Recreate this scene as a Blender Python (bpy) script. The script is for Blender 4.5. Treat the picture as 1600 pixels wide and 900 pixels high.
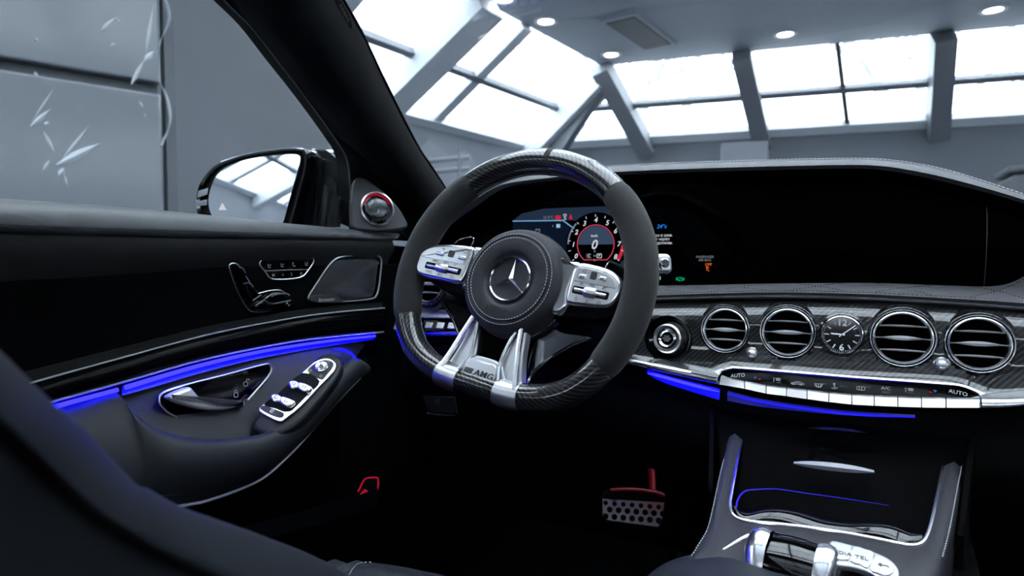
import bpy, math, random
import numpy as np
from mathutils import Vector, Matrix
for o in list(bpy.data.objects): bpy.data.objects.remove(o)
random.seed(7)
S = bpy.context.scene
COL = S.collection
rad = math.radians

# ---------------------------------------------------------------- camera
FPX = 980.0                                   # focal length in pixels of a 1600 x 900 frame
CAM = np.array([.03, 0.0, 1.0])
YAW, PITCH = rad(29), math.atan(45 / FPX)
cd = bpy.data.cameras.new('camera'); cam = bpy.data.objects.new('camera', cd); COL.objects.link(cam)
cam.location = CAM; cam.rotation_euler = (math.pi / 2 - PITCH, 0, YAW)
cd.sensor_width = 36; cd.lens = FPX / 1600 * 36; cd.clip_start = .01; cd.clip_end = 300
cd.dof.use_dof = True; cd.dof.focus_distance = .85; cd.dof.aperture_fstop = 5.0
S.camera = cam

# ---------------------------------------------------------------- sky and exposure
W = bpy.data.worlds.new('sky'); S.world = W; W.use_nodes = True
wb = W.node_tree.nodes['Background']
wb.inputs[0].default_value = (.89, .945, 1.0, 1); wb.inputs[1].default_value = 5.5
S.view_settings.view_transform = 'Standard'; S.view_settings.look = 'None'
S.view_settings.exposure = 0.75; S.view_settings.gamma = 1.0; S.view_settings.use_curve_mapping = False

# ---------------------------------------------------------------- measuring helpers: a sight line meets a real plane of the car or hall
FW = np.array([-math.sin(YAW) * math.cos(PITCH), math.cos(YAW) * math.cos(PITCH), -math.sin(PITCH)])
RT = np.array([math.cos(YAW), math.sin(YAW), 0.0]); UP = np.cross(RT, FW)
def ray(px, py): return FW + RT * (px - 800) / FPX - UP * (py - 450) / FPX
def aP(px, py, P0, N):
    d = ray(px, py); N = np.asarray(N, float); return CAM + d * (((np.asarray(P0) - CAM) @ N) / (d @ N))
def aY(px, py, Y): d = ray(px, py); return CAM + d * ((Y - CAM[1]) / d[1])
def aX(px, py, X): d = ray(px, py); return CAM + d * ((X - CAM[0]) / d[0])
def aZ(px, py, Z): d = ray(px, py); return CAM + d * ((Z - CAM[2]) / d[2])
def A(*v): return np.array(v, float)
def nrm(v): v = np.asarray(v, float); return v / max(np.linalg.norm(v), 1e-12)
def cat(pts, n=8, closed=False):
    P = [np.asarray(p, float) for p in pts]; m = len(P); out = []
    for i in range(m if closed else m - 1):
        if closed: p0, p1, p2, p3 = P[(i - 1) % m], P[i], P[(i + 1) % m], P[(i + 2) % m]
        else:
            p1, p2 = P[i], P[i + 1]
            p0 = P[i - 1] if i > 0 else 2 * p1 - p2
            p3 = P[i + 2] if i + 2 < m else 2 * p2 - p1
        for k in range(n):
            t = k / n
            out.append(.5 * (2 * p1 + (p2 - p0) * t + (2 * p0 - 5 * p1 + 4 * p2 - p3) * t * t + (3 * p1 - p0 - 3 * p2 + p3) * t ** 3))
    if not closed: out.append(P[-1])
    return out
def resample(pts, n, closed=False):
    P = np.array(pts, float)
    if closed: P = np.vstack([P, P[:1]])
    L = np.r_[0, np.cumsum(np.linalg.norm(np.diff(P, axis=0), axis=1))]
    t = np.linspace(0, L[-1], n + 1)[:-1] if closed else np.linspace(0, L[-1], n)
    return [A(*[np.interp(x, L, P[:, k]) for k in range(P.shape[1])]) for x in t]
class Fr:                                     # a local frame on a surface
    def __init__(s, o, u, v=None, n=None):
        s.o = np.asarray(o, float); s.u = nrm(u)
        if n is not None: s.n = nrm(n); s.u = nrm(s.u - s.n * (s.u @ s.n)); s.v = np.cross(s.n, s.u)
        else: s.v = nrm(np.asarray(v, float) - s.u * (np.asarray(v, float) @ s.u)); s.n = np.cross(s.u, s.v)
    def p(s, x, y, h=0): return s.o + s.u * x + s.v * y + s.n * h
    def at(s, x, y, h=0): return Fr(s.p(x, y, h), s.u, n=s.n)
    def px(s, px, py, h=0):                   # local 2-D coordinates of a sight line on this plane
        q = aP(px, py, s.o + s.n * h, s.n) - s.o; return (q @ s.u, q @ s.v)

# ---------------------------------------------------------------- materials
MATS = {}
def principled(name, base, rough=.5, metal=0, **k):
    m = bpy.data.materials.new(name); m.use_nodes = True; b = m.node_tree.nodes['Principled BSDF']
    b.inputs['Base Color'].default_value = (*base, 1); b.inputs['Roughness'].default_value = rough; b.inputs['Metallic'].default_value = metal
    for kk, vv in k.items():
        kk = kk.replace('_', ' ')
        b.inputs[kk].default_value = (*vv, 1) if isinstance(vv, tuple) else vv
    MATS[name] = m; return m
def bump(m, scale, strength, dist=.001, kind='noise', coord='Object'):
    nt = m.node_tree; tc = nt.nodes.new('ShaderNodeTexCoord')
    t = nt.nodes.new('ShaderNodeTexNoise' if kind == 'noise' else 'ShaderNodeTexVoronoi'); t.inputs['Scale'].default_value = scale
    b = nt.nodes.new('ShaderNodeBump'); b.inputs['Strength'].default_value = strength; b.inputs['Distance'].default_value = dist
    nt.links.new(tc.outputs[coord], t.inputs['Vector']); nt.links.new(t.outputs[0], b.inputs['Height'])
    nt.links.new(b.outputs[0], nt.nodes['Principled BSDF'].inputs['Normal']); return m
def vary(m, scale, c0, c1):
    nt = m.node_tree; tc = nt.nodes.new('ShaderNodeTexCoord'); t = nt.nodes.new('ShaderNodeTexNoise'); t.inputs['Scale'].default_value = scale
    t.inputs['Detail'].default_value = 6
    r = nt.nodes.new('ShaderNodeValToRGB'); r.color_ramp.elements[0].position = .35; r.color_ramp.elements[1].position = .65
    r.color_ramp.elements[0].color = (*c0, 1); r.color_ramp.elements[1].color = (*c1, 1)
    nt.links.new(tc.outputs['Object'], t.inputs['Vector']); nt.links.new(t.outputs[0], r.inputs[0])
    nt.links.new(r.outputs[0], nt.nodes['Principled BSDF'].inputs['Base Color']); return m
def emit(name, col, st):
    m = principled(name, (0, 0, 0), .5); b = m.node_tree.nodes['Principled BSDF']
    b.inputs['Emission Color'].default_value = (*col, 1); b.inputs['Emission Strength'].default_value = st; b.inputs['Specular IOR Level'].default_value = 0
    return m
def thin_glass(name, tint, refl):
    m = bpy.data.materials.new(name); m.use_nodes = True; nt = m.node_tree; nt.nodes.clear()
    o = nt.nodes.new('ShaderNodeOutputMaterial'); mx = nt.nodes.new('ShaderNodeMixShader'); t = nt.nodes.new('ShaderNodeBsdfTransparent')
    g = nt.nodes.new('ShaderNodeBsdfGlossy'); lw = nt.nodes.new('ShaderNodeLayerWeight'); mu = nt.nodes.new('ShaderNodeMath'); mu.operation = 'MULTIPLY'
    t.inputs[0].default_value = (*tint, 1); g.inputs['Roughness'].default_value = .02; lw.inputs[0].default_value = .25; mu.inputs[1].default_value = refl
    nt.links.new(lw.outputs['Fresnel'], mu.inputs[0]); nt.links.new(mu.outputs[0], mx.inputs[0]); nt.links.new(t.outputs[0], mx.inputs[1]); nt.links.new(g.outputs[0], mx.inputs[2])
    nt.links.new(mx.outputs[0], o.inputs[0]); MATS[name] = m; return m
def carbon(name, period, coord='UV', hi=.16, lo=.006):
    m = principled(name, (.02, .02, .02), .32, 0, Coat_Weight=1.0, Coat_Roughness=.02); nt = m.node_tree; L = nt.links.new
    b = nt.nodes['Principled BSDF']; tc = nt.nodes.new('ShaderNodeTexCoord'); sp = nt.nodes.new('ShaderNodeSeparateXYZ'); L(tc.outputs[coord], sp.inputs[0])
    def math_(op, a, c):
        n = nt.nodes.new('ShaderNodeMath'); n.operation = op
        for i, x in enumerate((a, c)):
            if x is None: continue
            if isinstance(x, (int, float)): n.inputs[i].default_value = x
            else: L(x, n.inputs[i])
        return n.outputs[0]
    ux = math_('DIVIDE', sp.outputs[0], period); uy = math_('DIVIDE', sp.outputs[1 if coord == 'UV' else 2], period)
    fx = math_('FLOOR', ux, None); fy = math_('FLOOR', uy, None)
    d = math_('MODULO', math_('ADD', math_('SUBTRACT', fx, fy), 4000), 4)        # 2 x 2 twill
    warp = math_('LESS_THAN', d, 2)
    # threads are round: brightness follows the thread's crown
    cx = math_('ABSOLUTE', math_('SUBTRACT', math_('FRACT', ux, None), .5), None); cy = math_('ABSOLUTE', math_('SUBTRACT', math_('FRACT', uy, None), .5), None)
    mx = nt.nodes.new('ShaderNodeMix'); mx.data_type = 'RGBA'; L(warp, mx.inputs[0])
    mx.inputs[6].default_value = (lo, lo, lo * 1.1, 1); mx.inputs[7].default_value = (hi, hi, hi * 1.05, 1)
    L(mx.outputs[2], b.inputs['Base Color'])
    ch = nt.nodes.new('ShaderNodeMix'); ch.data_type = 'FLOAT'; L(warp, ch.inputs[0]); L(cx, ch.inputs[2]); L(cy, ch.inputs[3])
    bp = nt.nodes.new('ShaderNodeBump'); bp.inputs['Strength'].default_value = .25; bp.inputs['Distance'].default_value = period * .3; bp.invert = True
    L(ch.outputs[0], bp.inputs['Height']); L(bp.outputs[0], b.inputs['Normal']); b.inputs['Metallic'].default_value = .12; b.inputs['Specular IOR Level'].default_value = .2
    return m
bump(principled('leather', (.008, .0085, .010), .48, Specular_IOR_Level=.25), 900, .25, .0006, 'vor')
bump(principled('leather_grey', (.026, .026, .031), .5, Specular_IOR_Level=.2), 900, .25, .0006, 'vor')
bump(principled('leather_dash', (.10, .098, .106), .55), 900, .2, .0006, 'vor')
bump(principled('hood_leather', (.045, .046, .050), .5, Specular_IOR_Level=.3), 900, .2, .0006, 'vor')
bump(principled('leather_seat', (.015, .018, .022), .6, Specular_IOR_Level=.2), 700, .25, .0008, 'vor')
bump(principled('door_pad', (.036, .040, .046), .5), 900, .2, .0006, 'vor')
bump(principled('door_leather', (.005, .005, .0055), .6, Specular_IOR_Level=.15), 900, .2, .0006, 'vor')
bump(principled('arm_leather', (.015, .017, .021), .5, Specular_IOR_Level=.18), 900, .2, .0006, 'vor')
bump(principled('suede', (.0095, .0098, .0105), .95, Sheen_Weight=.10, Sheen_Roughness=.5), 1400, .5, .0008)
bump(principled('pillar_cloth', (.0045, .0047, .0053), .95, Specular_IOR_Level=.15), 1200, .4, .0006)
principled('fascia_black', (.0015, .0015, .002), .10, Specular_IOR_Level=.03)
principled('soft_black', (.0025, .0025, .003), .7, Specular_IOR_Level=.08)
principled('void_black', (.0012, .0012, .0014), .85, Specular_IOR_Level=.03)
principled('gloss_black', (.002, .002, .0025), .06, Specular_IOR_Level=.5)
principled('screen_black', (.0006, .0006, .0008), .05, Specular_IOR_Level=.03)
principled('silver', (.80, .81, .83), .24, 1)
principled('satin', (.62, .63, .65), .34, 1)
principled('chrome', (.85, .86, .88), .13, 1)
principled('dark_chrome', (.36, .37, .39), .16, 1)
principled('housing_grey', (.045, .046, .05), .4, .4)
principled('satin_dark', (.22, .225, .235), .38, .7)
principled('lens_metal', (.10, .105, .11), .22, .9)
principled('plastic_silver', (.58, .59, .61), .32, .55)
principled('mirror', (.92, .94, .96), .0, 1)
principled('ink', (.012, .012, .014), .6); principled('pod_ink', (.10, .10, .105), .6)
principled('thread', (.42, .42, .44), .8)
principled('thread_dark', (.012, .012, .013), .9)
principled('legend', (.30, .30, .31), .6)
principled('legend_dim', (.06, .06, .062), .6)
principled('red_lit', (.35, .012, .03), .4, .3)  # red light of the footwell lamp put into a base colour
principled('rubber', (.004, .004, .004), .8, Specular_IOR_Level=.1)
carbon('carbon_flat', .0019, 'Object', .023, .0008); carbon('carbon_rim', .00175, 'UV', .034, .0008)
bump(principled('grille_metal', (.20, .21, .22), .26, .95), 520, .3, .0004, 'vor')
emit('led_blue', (.0034, .0028, 1.0), 17); emit('led_blue_dim', (.012, .010, 1.0), 1.0); emit('led_tray', (.05, .04, 1.0), .5); principled('glow_blue', (.022, .020, .38), .4); emit('led_red', (1.0, .015, .10), .5)  # the blue base colour carries the glow below the strips
emit('scr_white', (.85, .9, 1), 0.409); emit('scr_grey', (.45, .5, .58), 0.227); emit('scr_blue', (.02, .25, 1.0), 0.455); emit('scr_red', (1, .03, .08), 0.341)
emit('scr_orange', (1, .16, .03), 0.364); emit('scr_green', (.0, .8, .35), 0.318); emit('scr_line', (.22, .5, .85), 0.409); emit('scr_pink', (1, .10, .18), 0.318)
emit('scr_bg', (.020, .045, .11), 0.10); emit('scr_bg2', (.07, .13, .25), 0.13); emit('scr_dial', (.09, .15, .27), 0.24)
emit('lamp', (1, .98, .95), 14); emit('mark_white', (1, .92, .95), 0.455); emit('glow_dim_red', (1, .02, .08), 0.205)
emit('key_white', (.8, .85, 1), 0.114); emit('key_blue', (.1, .35, 1), 0.227); emit('key_red', (1, .05, .05), 0.159)
thin_glass('roof_glass', (.42, .44, .46), .3); thin_glass('windscreen', (.93, .96, .97), .10); thin_glass('pane_glass', (.96, .98, 1), .4); thin_glass('lens', (.9, .92, .94), .8)
vary(principled('hall_paint', (.20, .22, .25), .6), .6, (.19, .208, .236), (.215, .235, .265))
vary(principled('screen_paint', (.13, .14, .155), .55), .7, (.12, .13, .145), (.14, .15, .167))
principled('hall_ceiling', (.25, .275, .32), .75)
principled('hall_steel', (.15, .165, .19), .5)
principled('hall_white', (.55, .58, .62), .55)
principled('hall_dark', (.07, .077, .088), .5)
vary(principled('hall_floor', (.2, .21, .23), .4), 1.2, (.18, .19, .21), (.25, .26, .28))
principled('film', (.105, .114, .128), .28, Coat_Weight=.4, Coat_Roughness=.12)
principled('film_highlight', (.42, .44, .47), .22, Coat_Weight=.6)  # paler copy of the film, its highlights put into the colour
bump(principled('bark', (.30, .31, .33), .9), 20, .5, .01)

# ---------------------------------------------------------------- objects
MW = {}
def tag(o, label=None, cat_=None, group=None, kind=None):
    if label: o['label'] = label
    if cat_: o['category'] = cat_
    if group: o['group'] = group
    if kind: o['kind'] = kind
    return o
def thing(name, loc, label=None, cat_=None, group=None, kind=None, frame=None):
    o = bpy.data.objects.new(name, None); COL.objects.link(o)
    m = Matrix.Translation(Vector(loc))
    if frame is not None:
        m = Matrix([[frame.u[i], frame.v[i], frame.n[i], loc[i]] for i in range(3)] + [[0, 0, 0, 1]])
    o.matrix_world = m; MW[o] = m; o.empty_display_size = .05
    return tag(o, label, cat_, group, kind)
class B:
    def __init__(s): s.v = []; s.f = []; s.uv = []
    def add(s, pts, faces, uvs=None):
        k = len(s.v); s.v += [tuple(map(float, p)) for p in pts]
        for i, f in enumerate(faces):
            s.f.append([k + j for j in f]); s.uv.append(uvs[i] if uvs else [(0, 0)] * len(f))
        return s
    def grid(s, rows, cu=False, cv=False, flip=False):
        """rows[i][j]; cu closes i, cv closes j; UV in metres"""
        R = np.array(rows, float); n, m, _ = R.shape
        U = np.r_[0, np.cumsum(np.linalg.norm(np.diff(R, axis=0), axis=2).mean(1))]; V = np.r_[0, np.cumsum(np.linalg.norm(np.diff(R, axis=1), axis=2).mean(0))]
        dU = np.linalg.norm(R[0] - R[-1], axis=1).mean(); dV = np.linalg.norm(R[:, 0] - R[:, -1], axis=1).mean()
        U = np.r_[U, U[-1] + dU]; V = np.r_[V, V[-1] + dV]
        F = []; T = []
        for i in range(n if cu else n - 1):
            for j in range(m if cv else m - 1):
                q = [(i, j), (i + 1, j), (i + 1, j + 1), (i, j + 1)]
                if flip: q.reverse()
                F.append([(a % n) * m + (b % m) for a, b in q]); T.append([(U[a], V[b]) for a, b in q])
        return s.add(R.reshape(-1, 3), F, T)
    def tube(s, pts, r, closed=False, seg=10, caps=True, ref=None, asp=1.0):
        P = [np.asarray(p, float) for p in pts]; n = len(P); rr = r if hasattr(r, '__len__') else [r] * n
        rows = []; nv = None
        for i in range(n):
            t = nrm(P[(i + 1) % n] - P[i - 1]) if closed or 0 < i < n - 1 else nrm(P[min(i + 1, n - 1)] - P[max(i - 1, 0)])
            if ref is not None: nv = nrm(np.asarray(ref, float) - t * (np.asarray(ref) @ t))
            elif nv is None:
                a = A(0, 0, 1) if abs(t[2]) < .9 else A(1, 0, 0); nv = nrm(a - t * (a @ t))
            else: nv = nrm(nv - t * (nv @ t))
            b = np.cross(t, nv)
            rows.append([P[i] + (nv * math.cos(x) + b * math.sin(x) * asp) * rr[i] for x in [2 * math.pi * k / seg for k in range(seg)]])
        k = len(s.v); s.grid(rows, closed, True)
        if caps and not closed:
            s.f.append([k + j for j in range(seg)]); s.uv.append([(0, 0)] * seg)
            s.f.append([k + (n - 1) * seg + j for j in reversed(range(seg))]); s.uv.append([(0, 0)] * seg)
        return s
    def lathe(s, fr, prof, seg=48, cap0=False, cap1=False):
        rows = [[fr.p(r * math.cos(x), r * math.sin(x), h) for x in [2 * math.pi * k / seg for k in range(seg)]] for r, h in prof]
        k = len(s.v); s.grid(rows, False, True)
        if cap0: s.add(rows[0], [list(range(seg))])
        if cap1: s.add(rows[-1], [list(reversed(range(seg)))])
        return s
    def box(s, c, u, v, n, su, sv, sn):
        c = np.asarray(c, float); u, v, n = np.asarray(u) * su / 2, np.asarray(v) * sv / 2, np.asarray(n) * sn / 2
        P = [c + a * u + b * v + d * n for d in (-1, 1) for b in (-1, 1) for a in (-1, 1)]
        return s.add(P, [[0, 2, 3, 1], [4, 5, 7, 6], [0, 1, 5, 4], [2, 6, 7, 3], [0, 4, 6, 2], [1, 3, 7, 5]])
    def bar(s, a, b, w, h, up=(0, 0, 1)):
        a, b = np.asarray(a, float), np.asarray(b, float); t = nrm(b - a); sd = nrm(np.cross(t, up)); uu = np.cross(sd, t)
        return s.box((a + b) / 2, t, sd, uu, np.linalg.norm(b - a), w, h)
    def prism(s, fr, out, depth, bevel=0.0, h0=0.0, seg=3, back=True):
        """outline (2-D in the frame) raised by depth, its front edge rounded by bevel"""
        P = np.array([q[:2] for q in out], float); n = len(P)
        area = sum(P[i][0] * P[(i + 1) % n][1] - P[(i + 1) % n][0] * P[i][1] for i in range(n))
        if area < 0: P = P[::-1]
        e = np.roll(P, -1, 0) - P; e /= np.maximum(np.linalg.norm(e, axis=1), 1e-9)[:, None]
        nn = np.stack([-e[:, 1], e[:, 0]], 1); m = nn + np.roll(nn, 1, 0); m /= np.maximum((m * m).sum(1), .35)[:, None]; m *= 2
        m = m / np.maximum(np.linalg.norm(m, axis=1), 1e-9)[:, None] * np.minimum(np.linalg.norm(m, axis=1), 1.6)[:, None]
        lv = [(0, h0)]
        if bevel > 0:
            for k in range(seg + 1):
                t = k / seg * math.pi / 2; lv.append((bevel * (1 - math.cos(t)), h0 + depth - bevel + bevel * math.sin(t)))
        else: lv.append((0, h0 + depth))
        rows = [[fr.p(*(P[i] + m[i] * ins), h) for i in range(n)] for ins, h in lv]
        s.grid(rows, False, True, True)
        s.add(rows[-1], [list(range(n))])
        if back: s.add(rows[0], [list(reversed(range(n)))])
        return s
    def build(s, name, mat, parent=None, smooth=True, ang=38, label=None):
        me = bpy.data.meshes.new(name); V = np.array(s.v)
        if parent is not None:
            mi = np.array(MW[parent].inverted()); V = V @ mi[:3, :3].T + mi[:3, 3]
        else:
            base = A((V[:, 0].min() + V[:, 0].max()) / 2, (V[:, 1].min() + V[:, 1].max()) / 2, V[:, 2].min()); V = V - base
        me.from_pydata(V.tolist(), [], s.f); me.update()
        uv = me.uv_layers.new(name='UVMap'); uv.data.foreach_set('uv', [c for f in s.uv for p in f for c in p])
        if smooth:
            me.shade_smooth(); me.set_sharp_from_angle(angle=rad(ang))
        me.materials.append(MATS[mat])
        o = bpy.data.objects.new(name, me); COL.objects.link(o)
        if parent is not None: o.parent = parent; MW[o] = MW[parent]
        else: o.location = base; MW[o] = Matrix.Translation(Vector(base))
        if label: o['label'] = label
        return o
def strokes(fr, lines, w, h=.0004):
    b = B()
    for l in lines:
        for p, q in zip(l[:-1], l[1:]):
            p, q = A(*p), A(*q); d = q - p; L = np.linalg.norm(d)
            if L < 1e-9: continue
            d /= L; c = (p + q) / 2
            u = fr.u * d[0] + fr.v * d[1]; v = np.cross(fr.n, u)
            b.box(fr.p(*c, h / 2), u, v, fr.n, L + w * .6, w, h)
    return b
def text(body, size, fr, mat, parent, name='lettering', ext=.00015, shear=0, align='CENTER', sx=1.0, space=1.0, bold=0.0):
    cu = bpy.data.curves.new('t', 'FONT'); cu.body = body; cu.size = size; cu.align_x = align; cu.align_y = 'CENTER'; cu.extrude = ext; cu.shear = shear
    cu.space_character = space; cu.space_line = .9; cu.resolution_u = 2; cu.offset = bold * size
    o = bpy.data.objects.new('t', cu); COL.objects.link(o)
    me = bpy.data.meshes.new_from_object(o.evaluated_get(bpy.context.evaluated_depsgraph_get()))
    b = B(); b.add([fr.p(v.co.x * sx, v.co.y, v.co.z + ext) for v in me.vertices], [list(p.vertices) for p in me.polygons])
    bpy.data.objects.remove(o); bpy.data.curves.remove(cu); bpy.data.meshes.remove(me)
    return b.build(name, mat, parent, smooth=False)
def stitch(pts, n, ln, gap, w=.0006, h=.0005, b=None):
    b = b or B(); P = np.array(pts, float); L = np.r_[0, np.cumsum(np.linalg.norm(np.diff(P, axis=0), axis=1))]
    f = lambda x: A(*[np.interp(x, L, P[:, k]) for k in range(3)])
    x = 0
    while x + ln < L[-1]:
        p, q = f(x), f(x + ln); t = nrm(q - p); nn = np.asarray(n(p) if callable(n) else n, float); sd = nrm(np.cross(t, nn)); b.box((p + q) / 2 + nrm(nn) * h * .3, t, sd, np.cross(sd, t), np.linalg.norm(q - p), w, h); x += ln + gap
    return b
def circ(r, n=32, cx=0, cy=0, a0=0, a1=360): return [(cx + r * math.cos(rad(a0 + (a1 - a0) * k / n)), cy + r * math.sin(rad(a0 + (a1 - a0) * k / n))) for k in range(n + (0 if a1 - a0 == 360 else 1))]
def rrect(w, h, r, n=5, cx=0, cy=0):
    return [(cx + sx * (w / 2 - r) + r * math.cos(rad(a + 90 * k / n)), cy + sy * (h / 2 - r) + r * math.sin(rad(a + 90 * k / n))) for sx, sy, a in ((1, 1, 0), (-1, 1, 90), (-1, -1, 180), (1, -1, 270)) for k in range(n + 1)]

# ================================================================ THE HALL
ZC, ZW = 3.5, 2.7
C0 = aZ(940, 103, ZC); e1 = nrm(aZ(1600, 40, ZC) - C0); e2 = nrm(aZ(750, 0, ZC) - C0)
Lf0 = aZ(1037, 212, ZW); ef = e1
Ll = aZ(732, 201, ZW)
tt = np.linalg.solve(np.array([[ef[0], -e2[0]], [ef[1], -e2[1]]]), (Ll - Lf0)[:2]); H0 = Lf0 + ef * tt[0]
LN1, LN2 = 13.0, 19.0
C1, C2 = C0 + e1 * LN1, C0 + e2 * LN2; C3 = C1 + e2 * LN2
fout = (Lf0 - C0) - e1 * ((Lf0 - C0) @ e1); lout = (Ll - C0) - e2 * ((Ll - C0) @ e2)      # slope vectors ceiling edge -> eaves
def slab(name, poly, th, mat, kind='structure', parent=None):
    b = B(); n = len(poly); P = [np.asarray(p, float) for p in poly]; N = nrm(np.cross(P[1] - P[0], P[2] - P[0])) * th
    b.add(P + [p + N for p in P], [list(range(n)), list(reversed(range(n, 2 * n)))] + [[i, n + i, n + (i + 1) % n, (i + 1) % n] for i in range(n)])
    o = b.build(name, mat, parent, smooth=False)
    if kind: o['kind'] = kind
    return o
LX0, LX1, LY0, LY1 = -2.2, 3.2, 3.6, -7.0                     # unseen glazed lantern, added over the hall to throw light down
b = B(); Po = [C0, C1, C3, C2]; Pi = [A(LX0, LY0, ZC), A(LX1, LY0, ZC), A(LX1, LY1, ZC), A(LX0, LY1, ZC)]; th = A(0, 0, .14)
b.add(Po + Pi + [p + th for p in Po + Pi], [f_ for k in range(4) for f_ in ([k, (k + 1) % 4, 4 + (k + 1) % 4, 4 + k], [8 + k, 12 + k, 12 + (k + 1) % 4, 8 + (k + 1) % 4], [4 + k, 4 + (k + 1) % 4, 12 + (k + 1) % 4, 12 + k], [k, 8 + k, 8 + (k + 1) % 4, (k + 1) % 4])])
b.build('ceiling', 'hall_ceiling', None, smooth=False)['kind'] = 'structure'
def outward(ed, other, ln): o_ = nrm(A(*(other - ed * (other @ ed))[:2], 0)) * ln; return A(o_[0], o_[1], ZW - ZC)
rout, bout = outward(e2, e1, np.linalg.norm(lout[:2])), outward(e1, e2, np.linalg.norm(fout[:2]))
def meet(p, d, q, g): k = np.linalg.solve(np.array([[d[0], -g[0]], [d[1], -g[1]]]), (q - p)[:2]); return A(*(p + d * k[0])[:2], ZW)
F0, F1 = H0, meet(H0, e1, C1 + rout, e2); G1 = meet(H0, e2, C2 + bout, e1); G2 = meet(G1, e1, F1, e2)
def wall(name, a, b_, z0, z1, mat, out):
    a, b_ = A(*a[:2], z0), A(*b_[:2], z0); up = A(0, 0, z1 - z0); o = nrm(A(*out[:2], 0)) * .2
    b = B(); P = [a, b_, b_ + up, a + up]; P += [p + o for p in P]
    b.add(P, [[0, 1, 2, 3], [7, 6, 5, 4], [0, 4, 5, 1], [3, 2, 6, 7], [0, 3, 7, 4], [1, 5, 6, 2]])
    r = b.build(name, mat, None, smooth=False); r['kind'] = 'structure'; return r
wall('wall_front', F0, F1, 0, ZW, 'hall_paint', fout); wall('wall_left', F0, G1, 0, ZW, 'hall_paint', lout)
wall('wall_right', F1, G2, 0, ZW, 'hall_paint', e1); wall('wall_back', G1, G2, 0, ZW, 'hall_paint', e2)
slab('floor', [A(*H0[:2], 0) - e1 * 1 - e2 * 1, A(*F1[:2], 0) + e1 - e2, A(*G2[:2], 0) + e1 + e2, A(*G1[:2], 0) - e1 + e2], .1, 'hall_floor')
def skylight(name, edge, ed, slope, bays, purl, beam, rw=.15, rm='hall_steel', mw=.05, mm_='hall_dark'):
    """bays: distances along the edge of [t_top, t_low, kind]; panes between neighbours"""
    w = thing(name, edge + A(*slope[:2], 0) + A(0, 0, 0), kind='structure')
    dn = nrm(np.cross(ed, slope)); dn = dn if dn[2] < 0 else -dn
    top = lambda t: edge + ed * t; low = lambda t: edge + slope + ed * t
    for t0, t1, k in bays:
        if k == 'r':
            b = B(); a, c = top(t0) - slope * .05, low(t1) + slope * .12
            b.bar(a + dn * beam * .5, c + dn * beam * .5, rw, beam, -dn); b.build('rafter', rm, w, smooth=False)
        else:
            b = B(); b.bar(top(t0) + dn * .03, low(t1) + slope * .1 + dn * .03, mw, .09, -dn); b.build('mullion', mm_, w, smooth=False)
    tA, tB = bays[0], bays[-1]
    for s_ in purl:
        a = top(tA[0]) * (1 - s_) + low(tA[1]) * s_; c = top(tB[0]) * (1 - s_) + low(tB[1]) * s_
        b = B(); b.bar(a + dn * .04, c + dn * .04, .07, .09, -dn); b.build('purlin', 'hall_steel', w, smooth=False)
    b = B(); b.bar(low(tA[1]) + dn * .04, low(tB[1]) + dn * .04, .12, .12, -dn); b.build('eaves_rail', 'hall_white', w, smooth=False)
    ss = [0] + list(purl) + [1]
    for (a0, a1, _), (c0, c1, _) in zip(bays[:-1], bays[1:]):
        for s0, s1 in zip(ss[:-1], ss[1:]):
            q = [top(a0) * (1 - s0) + low(a1) * s0, top(c0) * (1 - s0) + low(c1) * s0, top(c0) * (1 - s1) + low(c1) * s1, top(a0) * (1 - s1) + low(a1) * s1]
            q = [p - dn * .02 for p in q]
            b = B(); b.add(q + [p - dn * .02 for p in q], [[0, 1, 2, 3], [7, 6, 5, 4], [0, 4, 5, 1], [1, 5, 6, 2], [2, 6, 7, 3], [3, 7, 4, 0]]); b.build('pane', 'pane_glass', w, smooth=False)
    return w
def te(px, py): return (aZ(px, py, ZC) - C0) @ e1
def tl(px, py): return (aZ(px, py, ZW) - C0 - fout) @ e1
hipf = (H0 - C0 - fout) @ e1
bays = [(0, hipf, 'm'), (.02, tl(1012, 214), 'r'), (te(1157, 84), tl(1192, 202), 'r'), (te(1308, 68), tl(1330, 192), 'm'), (te(1468, 52), tl(1470, 183), 'r')]
st = bays[-1][0] - bays[2][0]
k = 1
while bays[4][0] + st * k * .5 < LN1 - .3: bays.append((bays[4][0] + st * k * .5, bays[4][1] + st * k * .5, 'm' if k % 2 else 'r')); k += 1
bays.append((LN1, (F1 - C0 - fout) @ e1, 'm'))
skylight('window_1', C0, e1, fout, bays, [.52], .30, .21)
hipl = (H0 - C0 - lout) @ e2
def se(px, py): return (aZ(px, py, ZC) - C0) @ e2
def sl(px, py): return (aZ(px, py, ZW) - C0 - lout) @ e2
bl = [(0, hipl, 'm'), (se(822, 38), sl(655, 190), 'm'), (se(745, -3), sl(590, 160), 'r')]
step = 1.15
k = 1
while bl[2][0] + step * k < LN2 - .3: bl.append((bl[2][0] + step * k, bl[2][1] + step * k, 'r' if k % 2 == 0 else 'm')); k += 1
bl.append((LN2, (G1 - C0 - lout) @ e2, 'm'))
skylight('window_2', C0, e2, lout, bl, [.5], .26, .34, 'hall_white', .15, 'hall_white')  # left beams coloured pale to carry the light on their sides
def even(ed, a0, sl, lo0, lo1, ln, n_): return [(0, (lo0 - a0 - sl) @ ed, 'm')] + [(ln * k / n_, ln * k / n_, 'r' if k % 2 else 'm') for k in range(1, n_)] + [(ln, (lo1 - a0 - sl) @ ed, 'm')]
skylight('window_3', C1, e2, rout, even(e2, C1, rout, F1, G2, LN2, 14), [.5], .30)
skylight('window_4', C2, e1, bout, even(e1, C2, bout, G1, G2, LN1, 10), [.5], .30)
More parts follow.
